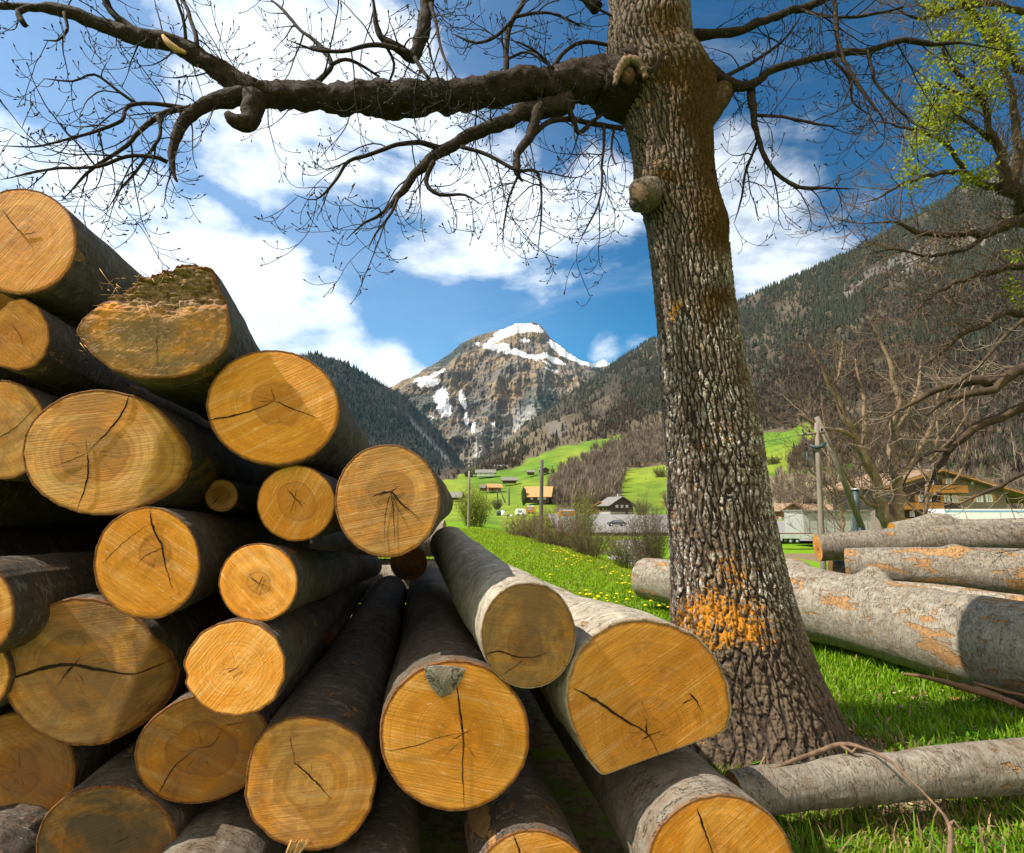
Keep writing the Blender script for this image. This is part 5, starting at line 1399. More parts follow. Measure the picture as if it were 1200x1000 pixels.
# ------------------------------------------------------------------ other trees
def any_tree(label, base, polys, st, mat, seed, leaf=None, trunk=None, group=None, tw_mat=None, name='bare_tree', kk=8, rsc=.62):
    off_ = np.array(base, float)
    root = empty(name, base, label, 'tree', group)
    c = Crown(seed)
    if trunk is not None:
        P = limb(trunk, off_=off_, step=.2, seed=seed, wig=.2)
        mb = MB(); mb.tube(P[:, :3], P[:, 3], 18); mb.build('trunk', mat, root)
    for i, pl in enumerate(polys):
        P = limb([(a, b, c, d * rsc) for a, b, c, d in pl], off_=off_, step=.12 if base[1] < 14 else .25, seed=seed + i * 2.7, wig=1.3)
        mb = MB(); mb.tube(P[:, :3], P[:, 3], kk); mb.build('limb', mat, root)
        sel = P[P[:, 3] < 40 * .14]
        c.grow(sel[len(sel) // 8:], 0, st)
    c.mb.build('twigs', tw_mat or mat, root)
    print(label, c.cnt)
    if leaf is not None:
        T = np.array([t for t, l in c.tips])
        pu_, pv_ = proj(T + off_)
        m = leaf(pu_, pv_)
        T = T[m]
        V = []; F = []; Cc = []; r = random.Random(seed + 1); n = 0
        for t in T:
            for q in range(r.randint(4, 9)):
                p = t + np.array([r.gauss(0, .07), r.gauss(0, .07), r.gauss(0, .06)])
                a = np.array([r.gauss(0, 1), r.gauss(0, 1), r.gauss(0, .8)]); a /= np.linalg.norm(a)
                b = np.cross(a, [r.gauss(0, 1), r.gauss(0, 1), r.gauss(0, 1)]); b /= np.linalg.norm(b)
                s_ = r.uniform(.018, .042)
                V += [p - a * s_, p + b * s_ * .55, p + a * s_, p - b * s_ * .55]; F.append([n, n + 1, n + 2, n + 3]); n += 4
                g = r.uniform(.7, 1.25); Cc += [[.27 * g, .30 * g, .008]] * 4
        mk('leaves', np.array(V), [np.array(F)], M['leaf'], root, False, {'col': np.array(Cc)})
        print('leaf clusters', len(T))
    return root
stM = [dict(start=.03, gap=.15, angle=(25, 65), len=(.5, 1.6), r=.012, n=9, jit=.14, bend=.4, up=.08, turn=.2, rmin=.0050, k=4),
       dict(start=.1, gap=.13, angle=(25, 60), len=(.2, .65), r=.0075, n=5, jit=.14, bend=.4, up=.15, turn=.2, rmin=.0044, k=3),
       dict(start=.2, gap=.11, angle=(25, 60), len=(.08, .26), r=.0052, n=3, jit=.15, bend=.3, up=.15, turn=.2, rmin=.004, k=3)]
def leafzone(u, v):
    n = fbm(u * .03, v * .035, 5, 3)
    edge = np.interp(v, [-60, 0, 60, 110, 160, 215, 240], [1095, 1085, 1088, 1078, 1066, 1052, 1180])
    a = (u > edge) & (v < 225 - .35 * np.clip(u - 1060, 0, 300) * .9 + 25) & (n > -.22 + (u > 1150) * .25 + (v > 130) * .15)
    b = (u > 1180) & (v > 262) & (v < 372) & (n > -.3)
    return a | b
D9 = 8.6
any_tree('large tree at the right edge with yellow-green spring leaves and mossy limbs', (9.6, 9.2, 0),
    [d3([(1290, 250, 26), (1240, 250, 22), (1206, 240, 18), (1188, 226, 14), (1177, 200, 9), (1170, 172, 7), (1160, 150, 6), (1150, 112, 5), (1122, 88, 4), (1100, 50, 3), (1080, 20, 2)], 9.2, 8.2),
     d3([(1190, 226, 10), (1150, 214, 6.5), (1128, 201, 5), (1095, 205, 4), (1060, 215, 3), (1030, 232, 2.2), (1005, 240, 1.4)], 9.0, 8.2),
     d3([(1130, 199, 4.6), (1110, 172, 3.6), (1085, 155, 3), (1060, 150, 2.2), (1030, 142, 1.4)], 8.8, 8.4),
     d3([(1290, 262, 18), (1230, 258, 15), (1192, 260, 11), (1160, 272, 8), (1120, 275, 6), (1080, 272, 5), (1050, 262, 3), (1012, 262, 2), (985, 258, 1.3)], 9.1, 8.2),
     d3([(1160, 271, 5), (1130, 292, 4), (1090, 300, 3), (1050, 292, 2), (1010, 300, 1.4)], 8.8, 8.4),
     d3([(1184, 220, 9), (1195, 180, 8), (1190, 140, 6.5), (1183, 95, 5), (1160, 52, 4), (1140, 10, 3), (1130, -30, 2)], 9.1, 8.8),
     d3([(1290, 160, 14), (1235, 115, 9), (1190, 72, 6), (1150, 30, 4.5), (1120, -10, 3.4), (1100, -50, 2)], 9.2, 8.4),
     d3([(1170, 172, 4.5), (1140, 148, 3.4), (1110, 128, 2.6), (1080, 122, 1.8)], 8.8, 8.3), d3([(1150, 112, 3.6), (1125, 110, 3), (1096, 96, 2)], 8.6, 8.2),
     d3([(1200, 15, 6), (1160, 5, 5), (1110, 12, 4), (1075, 22, 3), (1040, 5, 2)], 9.3, 8.6),
     d3([(1290, 330, 12), (1230, 318, 9), (1200, 312, 7), (1160, 318, 5.5), (1120, 332, 4.4), (1085, 352, 3.2), (1062, 385, 2.2)], 9.0, 8.3),
     d3([(1290, 380, 12), (1220, 372, 8), (1180, 366, 6.5), (1145, 383, 5.5), (1112, 404, 4.4), (1080, 432, 3), (1060, 450, 2)], 8.8, 8.2)],
    stM, M['limbbrown'], 21, leaf=leafzone, trunk=d3([(1330, 760, 52), (1326, 600, 46), (1318, 440, 42), (1306, 330, 40), (1290, 250, 36), (1300, 120, 28), (1320, -60, 22)], 9.2, 9.2), tw_mat=M['shrubtwig'], name='leafy_tree')
stB = [dict(start=.03, gap=.27, angle=(25, 65), len=(.6, 2.2), r=.022, n=8, jit=.16, bend=.4, up=.25, turn=.3, rmin=.010, k=4),
       dict(start=.1, gap=.20, angle=(25, 65), len=(.25, .9), r=.013, n=5, jit=.15, bend=.4, up=.2, turn=.2, rmin=.009, k=3),
       dict(start=.2, gap=.16, angle=(25, 60), len=(.12, .4), r=.010, n=3, jit=.15, bend=.3, up=.2, turn=.2, rmin=.0075, k=3)]
any_tree('knotty old tree reaching in from the right edge with thick mossy low boughs', (6.7, 7.0, 0),
    [d3([(1330, 420, 18), (1240, 425, 14), (1196, 432, 11), (1160, 447, 9), (1122, 450, 8), (1088, 461, 6), (1062, 474, 4.4), (1040, 492, 3), (1030, 520, 2)], 7.2, 7.6),
     d3([(1180, 440, 9), (1165, 458, 7.5), (1140, 462, 6.5), (1110, 470, 5), (1085, 488, 3)], 7.2, 7.4),
     d3([(1330, 440, 18), (1250, 462, 14), (1205, 476, 10), (1172, 488, 8.5), (1142, 504, 8), (1118, 522, 7.2), (1103, 540, 6), (1092, 562, 4.4), (1080, 590, 3)], 7.2, 7.8),
     d3([(1115, 528, 4), (1094, 528, 3.2), (1070, 545, 2.4), (1058, 570, 1.6)], 7.5, 7.8),
     d3([(1200, 375, 4), (1180, 392, 3.6), (1150, 425, 3), (1120, 452, 2.6), (1098, 476, 2)], 7.0, 7.2),
     d3([(1290, 530, 6), (1200, 556, 4.4), (1160, 575, 3.2), (1120, 592, 2)], 6.6, 6.9)],
    [dict(stB[0], gap=.20, len=(.3, 1.2), r=.008, rmin=.004), dict(stB[1], gap=.16, len=(.15, .5), r=.006, rmin=.0035), dict(stB[2], gap=.14, r=.004, rmin=.003, len=(.06, .2))], M['limbbrown'], 33,
    trunk=d3([(1390, 800, 60), (1370, 650, 52), (1350, 520, 48), (1345, 400, 44), (1350, 200, 36), (1360, 0, 26)], 7.0, 7.0), tw_mat=M['twig_pale'])
mb = MB()
for (a_, b_) in [([(1132, 458), (1130, 478), (1134, 500), (1146, 508), (1160, 505)], 6.7)]:
    P = catmull(np.array([[*at(u, v, b_), .007] for u, v in a_]), .03)
hw = branch_thing("bleached hooked twig hanging from the mossy boughs", [[(1132, 455, 6.8, .006), (1130, 478, 6.8, .008), (1134, 496, 6.8, .008), (1146, 505, 6.85, .007), (1162, 503, 7.0, .005)]], M['callus'], 'hanging_twig', 5)

def fork_poly(stem, D): return d3(stem, D, D)
any_tree('twin-stemmed leafless tree behind the stacked logs', (12.2, 18.0, -1.2),
    [d3([(1046, 640, 12), (1040, 610, 10), (1034, 590, 9), (1026, 568, 7.5), (1016, 540, 6.5), (1004, 512, 5.5), (990, 485, 4.6), (975, 455, 3.8), (962, 430, 3), (948, 402, 2)], 18, 17.2),
     d3([(1049, 640, 12), (1049, 610, 11), (1052, 585, 8.5), (1047, 560, 7.4), (1045, 530, 6.4), (1047, 500, 5.2), (1052, 470, 4.2), (1044, 430, 3.2), (1030, 395, 2.4), (1015, 370, 1.6)], 18, 18.5),
     d3([(1048, 562, 5), (1066, 545, 4.2), (1082, 520, 3.4), (1094, 490, 2.6), (1100, 455, 1.8)], 18, 18.2), d3([(1014, 538, 4), (1012, 510, 3.6), (1014, 480, 3), (1008, 450, 2.2), (1002, 420, 1.6)], 17.8, 18),
     d3([(1004, 514, 3.6), (985, 505, 3), (960, 500, 2.4), (935, 485, 1.8)], 17.6, 17), d3([(1036, 596, 4), (1018, 590, 3), (1000, 570, 2.2), (985, 545, 1.6)], 17.9, 17.5),
     d3([(1047, 505, 3), (1066, 480, 2.6), (1076, 450, 2), (1080, 415, 1.4)], 18, 18.4), d3([(975, 457, 3), (985, 430, 2.2), (988, 400, 1.6)], 17.4, 17.6)],
    stB, M['brownbark'], 41, rsc=.8, tw_mat=M['shrubtwig'])
stC = [dict(start=.02, gap=.45, angle=(20, 55), len=(1.0, 3.6), r=.03, n=7, jit=.14, bend=.4, up=.3, turn=.3, rmin=.013, k=3),
       dict(start=.1, gap=.36, angle=(20, 55), len=(.5, 1.4), r=.018, n=5, jit=.15, bend=.4, up=.2, turn=.2, rmin=.011, k=3),
       dict(start=.2, gap=.35, angle=(25, 60), len=(.25, .7), r=.012, n=3, jit=.15, bend=.3, up=.2, turn=.2, rmin=.010, k=3)]
def far_bare(label, u, vb, D_, h, sd__, mat='twigwarm', lean=0):
    px_ = px2m(u, vb, D_)
    H = h
    polys = []
    r = random.Random(sd__)
    top = vb - H
    polys.append(d3([(u, vb + 6, H * .018 + 1), (u + lean * .2, vb - H * .3, H * .014 + .6), (u + lean * .6 + r.uniform(-4, 4), vb - H * .6, H * .010), (u + lean + r.uniform(-6, 6), top, 1)], D_, D_))
    for q in range(7):
        f = .22 + .09 * q; s_ = 1 if q % 2 else -1
        u0 = u + lean * f * .8; v0 = vb - H * f
        polys.append(d3([(u0, v0, H * .009 + .3), (u0 + s_ * H * r.uniform(.08, .16), v0 - H * .12, H * .007), (u0 + s_ * H * r.uniform(.18, .32), v0 - H * r.uniform(.22, .34), .8)], D_, D_ + r.uniform(-2, 2)))
    b = at(u, vb, D_)
    return any_tree(label, b, polys, stC, M['brownbark'], sd__, tw_mat=M[mat], kk=6, group='bare trees beyond the stacked logs')
far_bare('bare brown tree between the utility pole and the twin-stemmed tree', 992, 665, 34, 203, 51, lean=-30)
far_bare('tall bare tree rising behind the balconied chalet\'s left corner', 1082, 660, 38, 244, 52, lean=20)
0 and far_bare('bare brown tree against the slope above the chalet roof', 1172, 630, 100, 140, 53)
far_bare('small bare tree standing just left of the utility pole', 938, 634, 90, 100, 54)

# ------------------------------------------------------------------ shrubs
def shrub(label, u, vb, D_, w_px, h_px, seed, colr, leafc=None, nst=60, name='shrub', leafn=0, group=None):
    b = at(u, vb, D_); s = px2m(u, vb, D_); W_, H_ = w_px * s, h_px * s
    root = empty(name, b, label, 'shrub', group)
    r = random.Random(seed); mb = MB()
    tipsl = []
    rr = max(.006, .00022 * D_)
    for i in range(nst):
        a = r.random() * 6.28; q = math.sqrt(r.random())
        p = np.array([math.cos(a) * q * W_ * .22, math.sin(a) * q * W_ * .22, -.1])
        e = np.array([math.cos(a) * q * W_ * .5, math.sin(a) * q * W_ * .45, H_ * r.uniform(.55, 1.0) * (1 - .3 * q)])
        n = 6; pts = []
        for k in range(n + 1):
            f = k / n
            x = p + (e - p) * f; x[:2] += (e - p)[:2] * (f * f - f) * .6
            pts.append(x + np.array([r.gauss(0, 1), r.gauss(0, 1), r.gauss(0, .6)]) * W_ * .018)
        R_ = [rr * 1.7 * (1 - .6 * k / n) for k in range(n + 1)]
        g = r.uniform(.6, 1.4)
        mb.tube(pts, R_, 3, False, col=(colr[0] * g, colr[1] * g, colr[2] * g))
        for k in range(2, n + 1):
            for z in range(4):
                d = np.array([r.gauss(0, 1), r.gauss(0, 1), r.gauss(.5, .8)]); d /= np.linalg.norm(d)
                l = H_ * r.uniform(.06, .17); x = pts[k]
                y = x + d * l * .5 + np.array([0, 0, l * .08]); t = x + d * l + np.array([0, 0, l * .25])
                mb.tube([x, y, t], [rr * .8, rr * .7, rr * .4], 3, False, col=(colr[0] * g, colr[1] * g, colr[2] * g)); tipsl += [t, y]
    mb.build('stems', M['shrub'], root)
    if leafn:
        V = []; F = []; C_ = []; n = 0
        for q in range(leafn):
            p = r.choice(tipsl) + np.array([r.gauss(0, 1), r.gauss(0, 1), r.gauss(0, 1)]) * .05 * H_
            s_ = max(.012, .0012 * D_) * r.uniform(.6, 1.4)
            a = np.array([r.gauss(0, 1) for _ in range(3)]); a /= np.linalg.norm(a); c = np.cross(a, [r.gauss(0, 1) for _ in range(3)]); c /= np.linalg.norm(c)
            V += [p - a * s_, p + c * s_ * .7, p + a * s_, p - c * s_ * .7]; F.append([n, n + 1, n + 2, n + 3]); n += 4
            g = r.uniform(.6, 1.4); C_ += [[leafc[0] * g, leafc[1] * g, leafc[2]]] * 4
        mk('leaves', np.array(V), [np.array(F)], M['leaf'], root, False, {'col': np.array(C_)})
    return root
BR = (.16, .105, .062); GN = (.10, .16, .015); YG = (.30, .36, .02)
shrub('large tangle of brown brambles right of the dark field pole', 652, 652, 34, 74, 66, 1, BR, GN, 150, leafn=500)
shrub('brown bush with green base right of the bramble tangle', 690, 655, 30, 60, 42, 2, (.13, .085, .05), GN, 110, leafn=800)
shrub('brown twiggy bush at the left foot of the dark field pole', 612, 636, 44, 56, 40, 3, BR, (.16, .2, .03), 100, leafn=600)
shrub('tall brown bush just left of the great trunk', 762, 678, 24, 60, 100, 4, (.14, .10, .065), GN, 120, leafn=700)
shrub('low green-brown bush below the tall one beside the trunk', 735, 664, 26, 50, 34, 5, (.12, .10, .04), GN, 80, leafn=900)
shrub('fresh light-green bush by the pale left pole', 556, 622, 66, 44, 56, 6, (.12, .12, .03), (.24, .32, .02), 90, leafn=2600)
shrub('small yellow-green tree in new leaf above the brambles', 684, 652, 60, 40, 90, 7, (.12, .10, .04), YG, 70, leafn=1300)
shrub('thin bare sapling group on the meadow edge left of the trunk', 722, 650, 40, 46, 40, 8, BR, None, 50)
shrub('dry grass tussock on the bank right of the trunk', 908, 660, 15, 20, 10, 9, (.25, .19, .1), GN, 60, leafn=100)
for i, (u, vb, w_, h_) in enumerate([(583, 597, 16, 14), (640, 586, 18, 14), (752, 604, 26, 20), (786, 600, 24, 30), (885, 596, 30, 26), (1005, 600, 30, 18), (560, 556, 30, 9), (655, 566, 20, 12), (775, 560, 20, 14), (905, 545, 24, 12)]):
    D_ = HR.dist(u, vb)
    b = shrub(['tiny bush among the distant barns', 'round bush right of the orange-roofed house', 'pale hedge bush beside the slate-roofed house', 'pale bare bush close left of the trunk', 'bare bush close right of the trunk', 'low bush behind the pale shed',
               'bushes below the white farmhouse', 'small bush at the foot of the brown wood', 'bush on the steep green field', 'bush under the upper right field'][i], u, vb, D_, w_, h_, 60 + i, (.15, .12, .06), (.13, .17, .03), 40, leafn=260, group='bushes dotted over the valley')
# ------------------------------------------------------------------ roads
def surf(u, v):
    if v >= 627.5: return at(u, v, (EYE + 3.0) * FPX / (v - 600.0) * .985)
    return HR.pos(u, v)
def px_sheet(name, quad, mat, lift, nu=30, nv=20, label=None):
    """quad: four (u,v) corners, laid on the ground surface"""
    (a, b, c, d) = [np.array(q, float) for q in quad]
    V = []
    for i in range(nv):
        for j in range(nu):
            f, g = j / (nu - 1), i / (nv - 1)
            p = (1 - g) * ((1 - f) * a + f * b) + g * ((1 - f) * d + f * c)
            V.append(surf(*p) + [0, 0, lift])
    o = mk(name, np.array(V), [grid_faces(nv, nu)], mat); o['kind'] = 'structure'
    return o
px_sheet('road', [(640, 603.5), (812, 603.5), (812, 627), (655, 627)], M['asphalt'], .45)
px_sheet('parking_area', [(860, 612), (1120, 612), (1120, 636.5), (860, 636.5)], M['asphalt'], .30)
xs_ = np.linspace(0, 1, 30)
cx_ = 9.5 + 9.5 * xs_; cy_ = 46 + 48 * xs_
wv_ = np.linspace(-2.0, 2.0, 6)
V = np.array([[x + w_, y, max(ground_h(np.array(x + w_), np.array(y)) + .06, -2.9)] for x, y in zip(cx_, cy_) for w_ in wv_])
mk('gravel_track', V, [grid_faces(30, 6)], M['gravel'])['kind'] = 'structure'

# ------------------------------------------------------------------ buildings
def slab(mb, a, b, y0, y1, t):
    """roof slab from (x,z) a to b, along y"""
    (x0, z0), (x1, z1) = a, b
    l = math.hypot(x1 - x0, z1 - z0); nx, nz = -(z1 - z0) / l * t, (x1 - x0) / l * t
    if nz < 0: nx, nz = -nx, -nz
    mb.prism([(x0, z0), (x1, z1), (x1 + nx, z1 + nz), (x0 + nx, z0 + nz)], y0, y1)
def house(label, u, vb, wpx, hpx, rpx, D_=None, depth=1.0, yaw=0.0, wall='midwood', roof='tile', front='gable', over=.12, wins=(), chimney=False, name='chalet', cat='house', door=None, group=None, base_mat=None):
    D_ = D_ or HR.dist(u, vb)
    s = px2m(u, vb, D_); W_, H_, R_ = wpx * s, hpx * s, rpx * s; dp = W_ * depth
    root = empty(name, at(u, vb, D_) - [0, 0, .2], label, cat, group, rotz=math.radians(yaw))
    mb = MB(); o = over * W_
    if front == 'gable':
        mb.prism([(-W_ / 2, 0), (W_ / 2, 0), (W_ / 2, H_), (0, H_ + R_), (-W_ / 2, H_)], 0, dp)
    else:
        V0 = mb; n0 = mb.n
        poly = [(0, 0), (dp, 0), (dp, H_), (dp / 2, H_ + R_), (0, H_)]
        n = 5; V = [(-W_ / 2, x, z) for x, z in poly] + [(W_ / 2, x, z) for x, z in poly]
        mb.add(V, [[i, (i + 1) % n, n + (i + 1) % n, n + i] for i in range(n)], [[0, i + 1, i] for i in range(1, n - 1)] + [[n, n + i, n + i + 1] for i in range(1, n - 1)])
    mb.build('wall', M[wall], root, False)
    if base_mat:
        mb = MB(); mb.box(-W_ / 2 - .05, W_ / 2 + .05, -.05, dp + .05, -.5, H_ * .3); mb.build('stone_base', M[base_mat], root, False)
    rf = MB(); t = .22
    if front == 'gable':
        k = R_ / (W_ / 2)
        slab(rf, (-W_ / 2 - o, H_ - k * o + .03), (0, H_ + R_ + .03), -o, dp + o, t); slab(rf, (W_ / 2 + o, H_ - k * o + .03), (0, H_ + R_ + .03), -o * 1.001, dp + o * 1.001, t)
        r_o = rf.build('roof', M[roof], root, False)
    else:
        k = R_ / (dp / 2)
        rr_ = MB(); slab(rr_, (-o, H_ - k * o + .03), (dp / 2, H_ + R_ + .03), -W_ / 2 - o, W_ / 2 + o, t); slab(rr_, (dp + o, H_ - k * o + .03), (dp / 2, H_ + R_ + .03), -W_ / 2 - o * 1.001, W_ / 2 + o * 1.001, t)
        V = np.concatenate(rr_.V)[:, [1, 0, 2]]
        r_o = mk('roof', V, [np.concatenate(rr_.Q), np.concatenate(rr_.T)], M[roof], root, False)
    if chimney:
        mb = MB(); mb.box(W_ * .1, W_ * .1 + .8, dp * .5 - .4, dp * .5 + .4, H_ + R_ * .6, H_ + R_ + 1.1); mb.build('chimney', M['concrete'], r_o, False)
    for (wx_, wz_, ww, wh) in wins:      # fractions of W and px heights
        x, z = wx_ * W_, wz_ * s; a, b = ww * s / 2, wh * s / 2
        mb = MB(); f_ = min(.16, a * .3)
        mb.box(x - a, x + a, -.10, -.004, z - b, z - b + f_); mb.box(x - a, x + a, -.10, -.004, z + b - f_, z + b)
        mb.box(x - a, x - a + f_, -.101, -.005, z - b + f_, z + b - f_); mb.box(x + a - f_, x + a, -.101, -.005, z - b + f_, z + b - f_); mb.box(x - f_ / 3, x + f_ / 3, -.09, -.006, z - b + f_, z + b - f_)
        wo_ = mb.build('window', M['white'], root, False)
        mb = MB(); mb.box(x - a + f_, x + a - f_, -.05, -.01, z - b + f_, z + b - f_); mb.build('pane', M['glass'], wo_, False)
    if door:
        x, ww, wh = door; mb = MB(); mb.box(x * W_ - ww * s / 2, x * W_ + ww * s / 2, -.06, -.003, 0, wh * s); mb.build('door', M['darkwood'], root, False)
    return root, s
house('dark timber house with an orange tiled roof behind the field pole', 630, 589, 28, 10, 9, yaw=-14, wall='darkwood', roof='tileorange', front='side', depth=.6, wins=[(-.25, 5.5, 3, 3), (.05, 5.5, 3, 3), (.3, 5.5, 3, 3)], chimney=True)
house('dark wooden house with a grey slate gable roof near the road', 729, 603, 30, 12, 9, yaw=18, wall='darkwood', roof='slate', front='gable', depth=1.0, wins=[(-.22, 10, 3, 3), (0, 10, 3, 3), (.22, 10, 3, 3)], base_mat='concrete', door=(.2, 3, 6), chimney=True)
house('low brown shed with orange roof leaning on the slate-roofed house', 704, 602, 20, 8, 6, yaw=-20, wall='midwood', roof='tileorange', wins=[(0, 5, 2.5, 2.5)], name='shed', cat='shed')
house('small grey-roofed barn furthest left on the green slope', 530, 586, 19, 4.5, 5, yaw=-8, wall='darkwood', roof='slate', front='side', depth=.7, name='barn', cat='barn', door=(0, 3, 3.5))
house('tiny dark hay shed left of the orange-roofed barn', 568, 575, 11, 4, 3, wall='darkwood', roof='slate', front='side', depth=.8, name='barn', cat='barn', door=(0, 2, 3))
house('brown-roofed barn in the middle of the green slope', 580, 575, 15, 4.5, 3.6, yaw=14, wall='midwood', roof='tileorange', front='side', depth=.8, name='barn', cat='barn', door=(-.2, 2.5, 3.5))
house('dark shed with a smoky chimney higher on the green slope', 597, 566, 16, 4, 3, wall='darkwood', roof='slate', front='side', depth=.6, name='barn', cat='barn', chimney=True)
house('tiny barn beside the field pole top', 622, 556, 8, 3, 2.2, wall='darkwood', roof='slate', front='side', name='barn', cat='barn', door=(0, 2, 2))
house('tiny grey barn right of the field pole top', 639, 553.5, 9, 3.4, 2.4, wall='darkwood', roof='slate', yaw=20, name='barn', cat='barn', door=(0, 2, 2))
house('lone barn high on the bright green field', 700, 533, 15, 4, 3, yaw=-16, wall='midwood', roof='slate', front='side', depth=.7, name='barn', cat='barn', door=(.2, 2, 3))
house('white farmhouse at the far top of the green slope', 569, 558, 20, 5, 3, wall='white', roof='slate', front='side', depth=.5, wins=[(-.3, 3, 2, 2), (0, 3, 2, 2), (.3, 3, 2, 2)])
house('dark cabin left of the white farmhouse', 549, 558, 9, 4, 3, wall='darkwood', roof='slate', name='cabin', cat='cabin', door=(0, 2, 2.5))
house('grey-roofed house above the white farmhouse', 586, 549.5, 12, 3, 2, wall='concrete', roof='slate', front='side', name='cabin', cat='cabin', wins=[(0, 1.6, 1.5, 1.5)])
house('brown chalet with balcony right of the trunk behind the parking area', 928, 609, 27, 12, 7, yaw=10, wall='midwood', roof='tile', over=.16, wins=[(-.2, 11, 3, 3), (.15, 11, 3, 3), (-.2, 5, 3, 3)], base_mat='concrete', door=(.2, 3, 5))
house('chalet half hidden by the right side of the trunk', 899, 607, 22, 8, 6, yaw=-12, wall='orange', roof='tile', over=.16, wins=[(.2, 6, 3, 3)])
house('dark cottage behind the pale shed', 953, 595, 13, 7, 4, wall='darkwood', roof='slate', wins=[(0, 4, 3, 3)])
house('long low brown-roofed building behind the pale shed', 966, 602, 42, 6, 5, wall='midwood', roof='tile', front='side', depth=.4, wins=[(-.3, 3, 3, 3), (.3, 3, 3, 3)])
# pale shed
s = px2m(980, 628, 74)
sh = empty('storage_shed', at(981, 629, 74), 'long pale blank-walled storage shed behind the utility pole', 'shed', rotz=math.radians(-4))
mb = MB(); mb.box(-37 * s, 40 * s, 0, 6, 0, 29 * s); mb.build('wall', M['concrete'], sh, False)
mb = MB(); mb.box(-38 * s, 41 * s, -.3, 6.3, 29 * s + .003, 31 * s); mb.build('roof', M['slate'], sh, False)
for k in range(8):
    x = (-32 + k * 9.4) * s; mb = MB(); mb.box(x, x + .12, -.05, -.002, .1, 28.6 * s); mb.build('rib', M['concrete'], sh, False)
# the large chalet
CD = 80.0
s = px2m(1120, 636, CD)
ch = empty('chalet', at(1103, 640, CD), 'big brown chalet with orange balconies at the right behind the logs', 'house', rotz=math.radians(7))
def X(u): return (u - 1103) * s
def Zc(v): return (640 - v) * s
mb = MB(); mb.prism([(X(1046), 0), (X(1196), 0), (X(1196), Zc(577)), (X(1103), Zc(553)), (X(1046), Zc(568))], 0, 12); mb.build('wall', M['plaster'], ch, False)
rf = MB(); slab(rf, (X(1026), Zc(573.5)), (X(1103), Zc(552)), -1.6, 12.5, .3); slab(rf, (X(1250), Zc(590)), (X(1103), Zc(552)), -1.601, 12.501, .3); r_o = rf.build('roof', M['tile'], ch, False)
rf = MB(); slab(rf, (X(1026), Zc(574.6)), (X(1103), Zc(553.1)), -1.66, -1.6, .16); slab(rf, (X(1250), Zc(591.1)), (X(1103), Zc(553.1)), -1.661, -1.601, .16); rf.build('bargeboard', M['orange'], r_o, False)
mb = MB(); mb.prism([(X(1146), Zc(566)), (X(1152), Zc(566)), (X(1152), Zc(555)), (X(1146), Zc(555))], 5, 5.8); mb.build('chimney', M['plaster'], r_o, False)
mb = MB(); mb.prism([(X(1060), Zc(612)), (X(1133), Zc(612)), (X(1133), Zc(569)), (X(1103), Zc(561)), (X(1060), Zc(573))], -.16, -.01); mb.build('timber_front', M['darkwood'], ch, False)
for (a, b, v0, v1) in [(1083, 1134, 570, 578.5), (1030, 1100, 590, 597.5), (1032, 1100, 608, 613)]:
    bal = MB(); n = int((b - a) / 1.6)
    for k in range(n):
        x0 = X(a) + (X(b) - X(a)) * k / n; bal.box(x0, x0 + (X(b) - X(a)) / n * .9, -1.52, -1.46, Zc(v1), Zc(v0 + .8))
    bal.box(X(a), X(b), -1.56, -1.42, Zc(v0 + .8) + .003, Zc(v0)); 
    bo = bal.build('balcony', M['orange'], ch, False)
    mb = MB(); mb.box(X(a), X(b), -1.44, -.17, Zc(v1) - .12, Zc(v1)); mb.build('balcony_floor', M['midwood'], bo, False)
for (u, v, ww, wh, sh_) in [(1120, 564.5, 8, 6.5, 1), (1098, 566, 5, 6, 0), (1115.5, 585, 8, 9, 1), (1126, 585, 8, 9, 1), (1081, 584.5, 6, 8, 1), (1092, 584.5, 6, 8, 0), (1160, 584.5, 9.5, 9, 1), (1173, 584.5, 9, 9, 1), (1153, 566.5, 3, 3, 0), (1088, 603, 8, 6, 0), (1068, 603, 6, 6, 0)]:
    x, z, a, b = X(u), Zc(v), ww * s / 2, wh * s / 2
    y0 = -.17 if u < 1133 else -.005
    mb = MB(); f_ = .09
    mb.box(x - a, x + a, y0 - .1, y0, z - b, z - b + f_); mb.box(x - a, x + a, y0 - .1, y0, z + b - f_, z + b)
    for xx in (x - a, x - f_ / 2, x + a - f_): mb.box(xx, xx + f_, y0 - .098, y0 - .002, z - b + f_, z + b - f_)
    wo_ = mb.build('window', M['white'], ch, False)
    mb = MB(); mb.box(x - a + f_, x + a - f_, y0 - .04, y0 - .01, z - b + f_, z + b - f_); mb.build('pane', M['glass'], wo_, False)
    if wh > 5:
        for sx in (-1, 1):
            mb = MB(); xx = x + sx * (a - a * .35) ; mb.box(xx - a * .28, xx + a * .28, y0 - .06, y0 - .045, z - b + f_, z + b - f_); mb.build('curtain', M['curtain'], wo_, False)
    if sh_:
        for sx in (-1, 1):
            if (u, sx) in ((1115.5, 1), (1126, -1), (1160, 1), (1173, -1)): continue
            xx = x + sx * (a + 2.3 * s); mb = MB(); mb.box(xx - 2.1 * s, xx + 2.1 * s, y0 - .07, y0 - .004, z - b, z + b); mb.build('shutter', M['orange'], wo_, False)
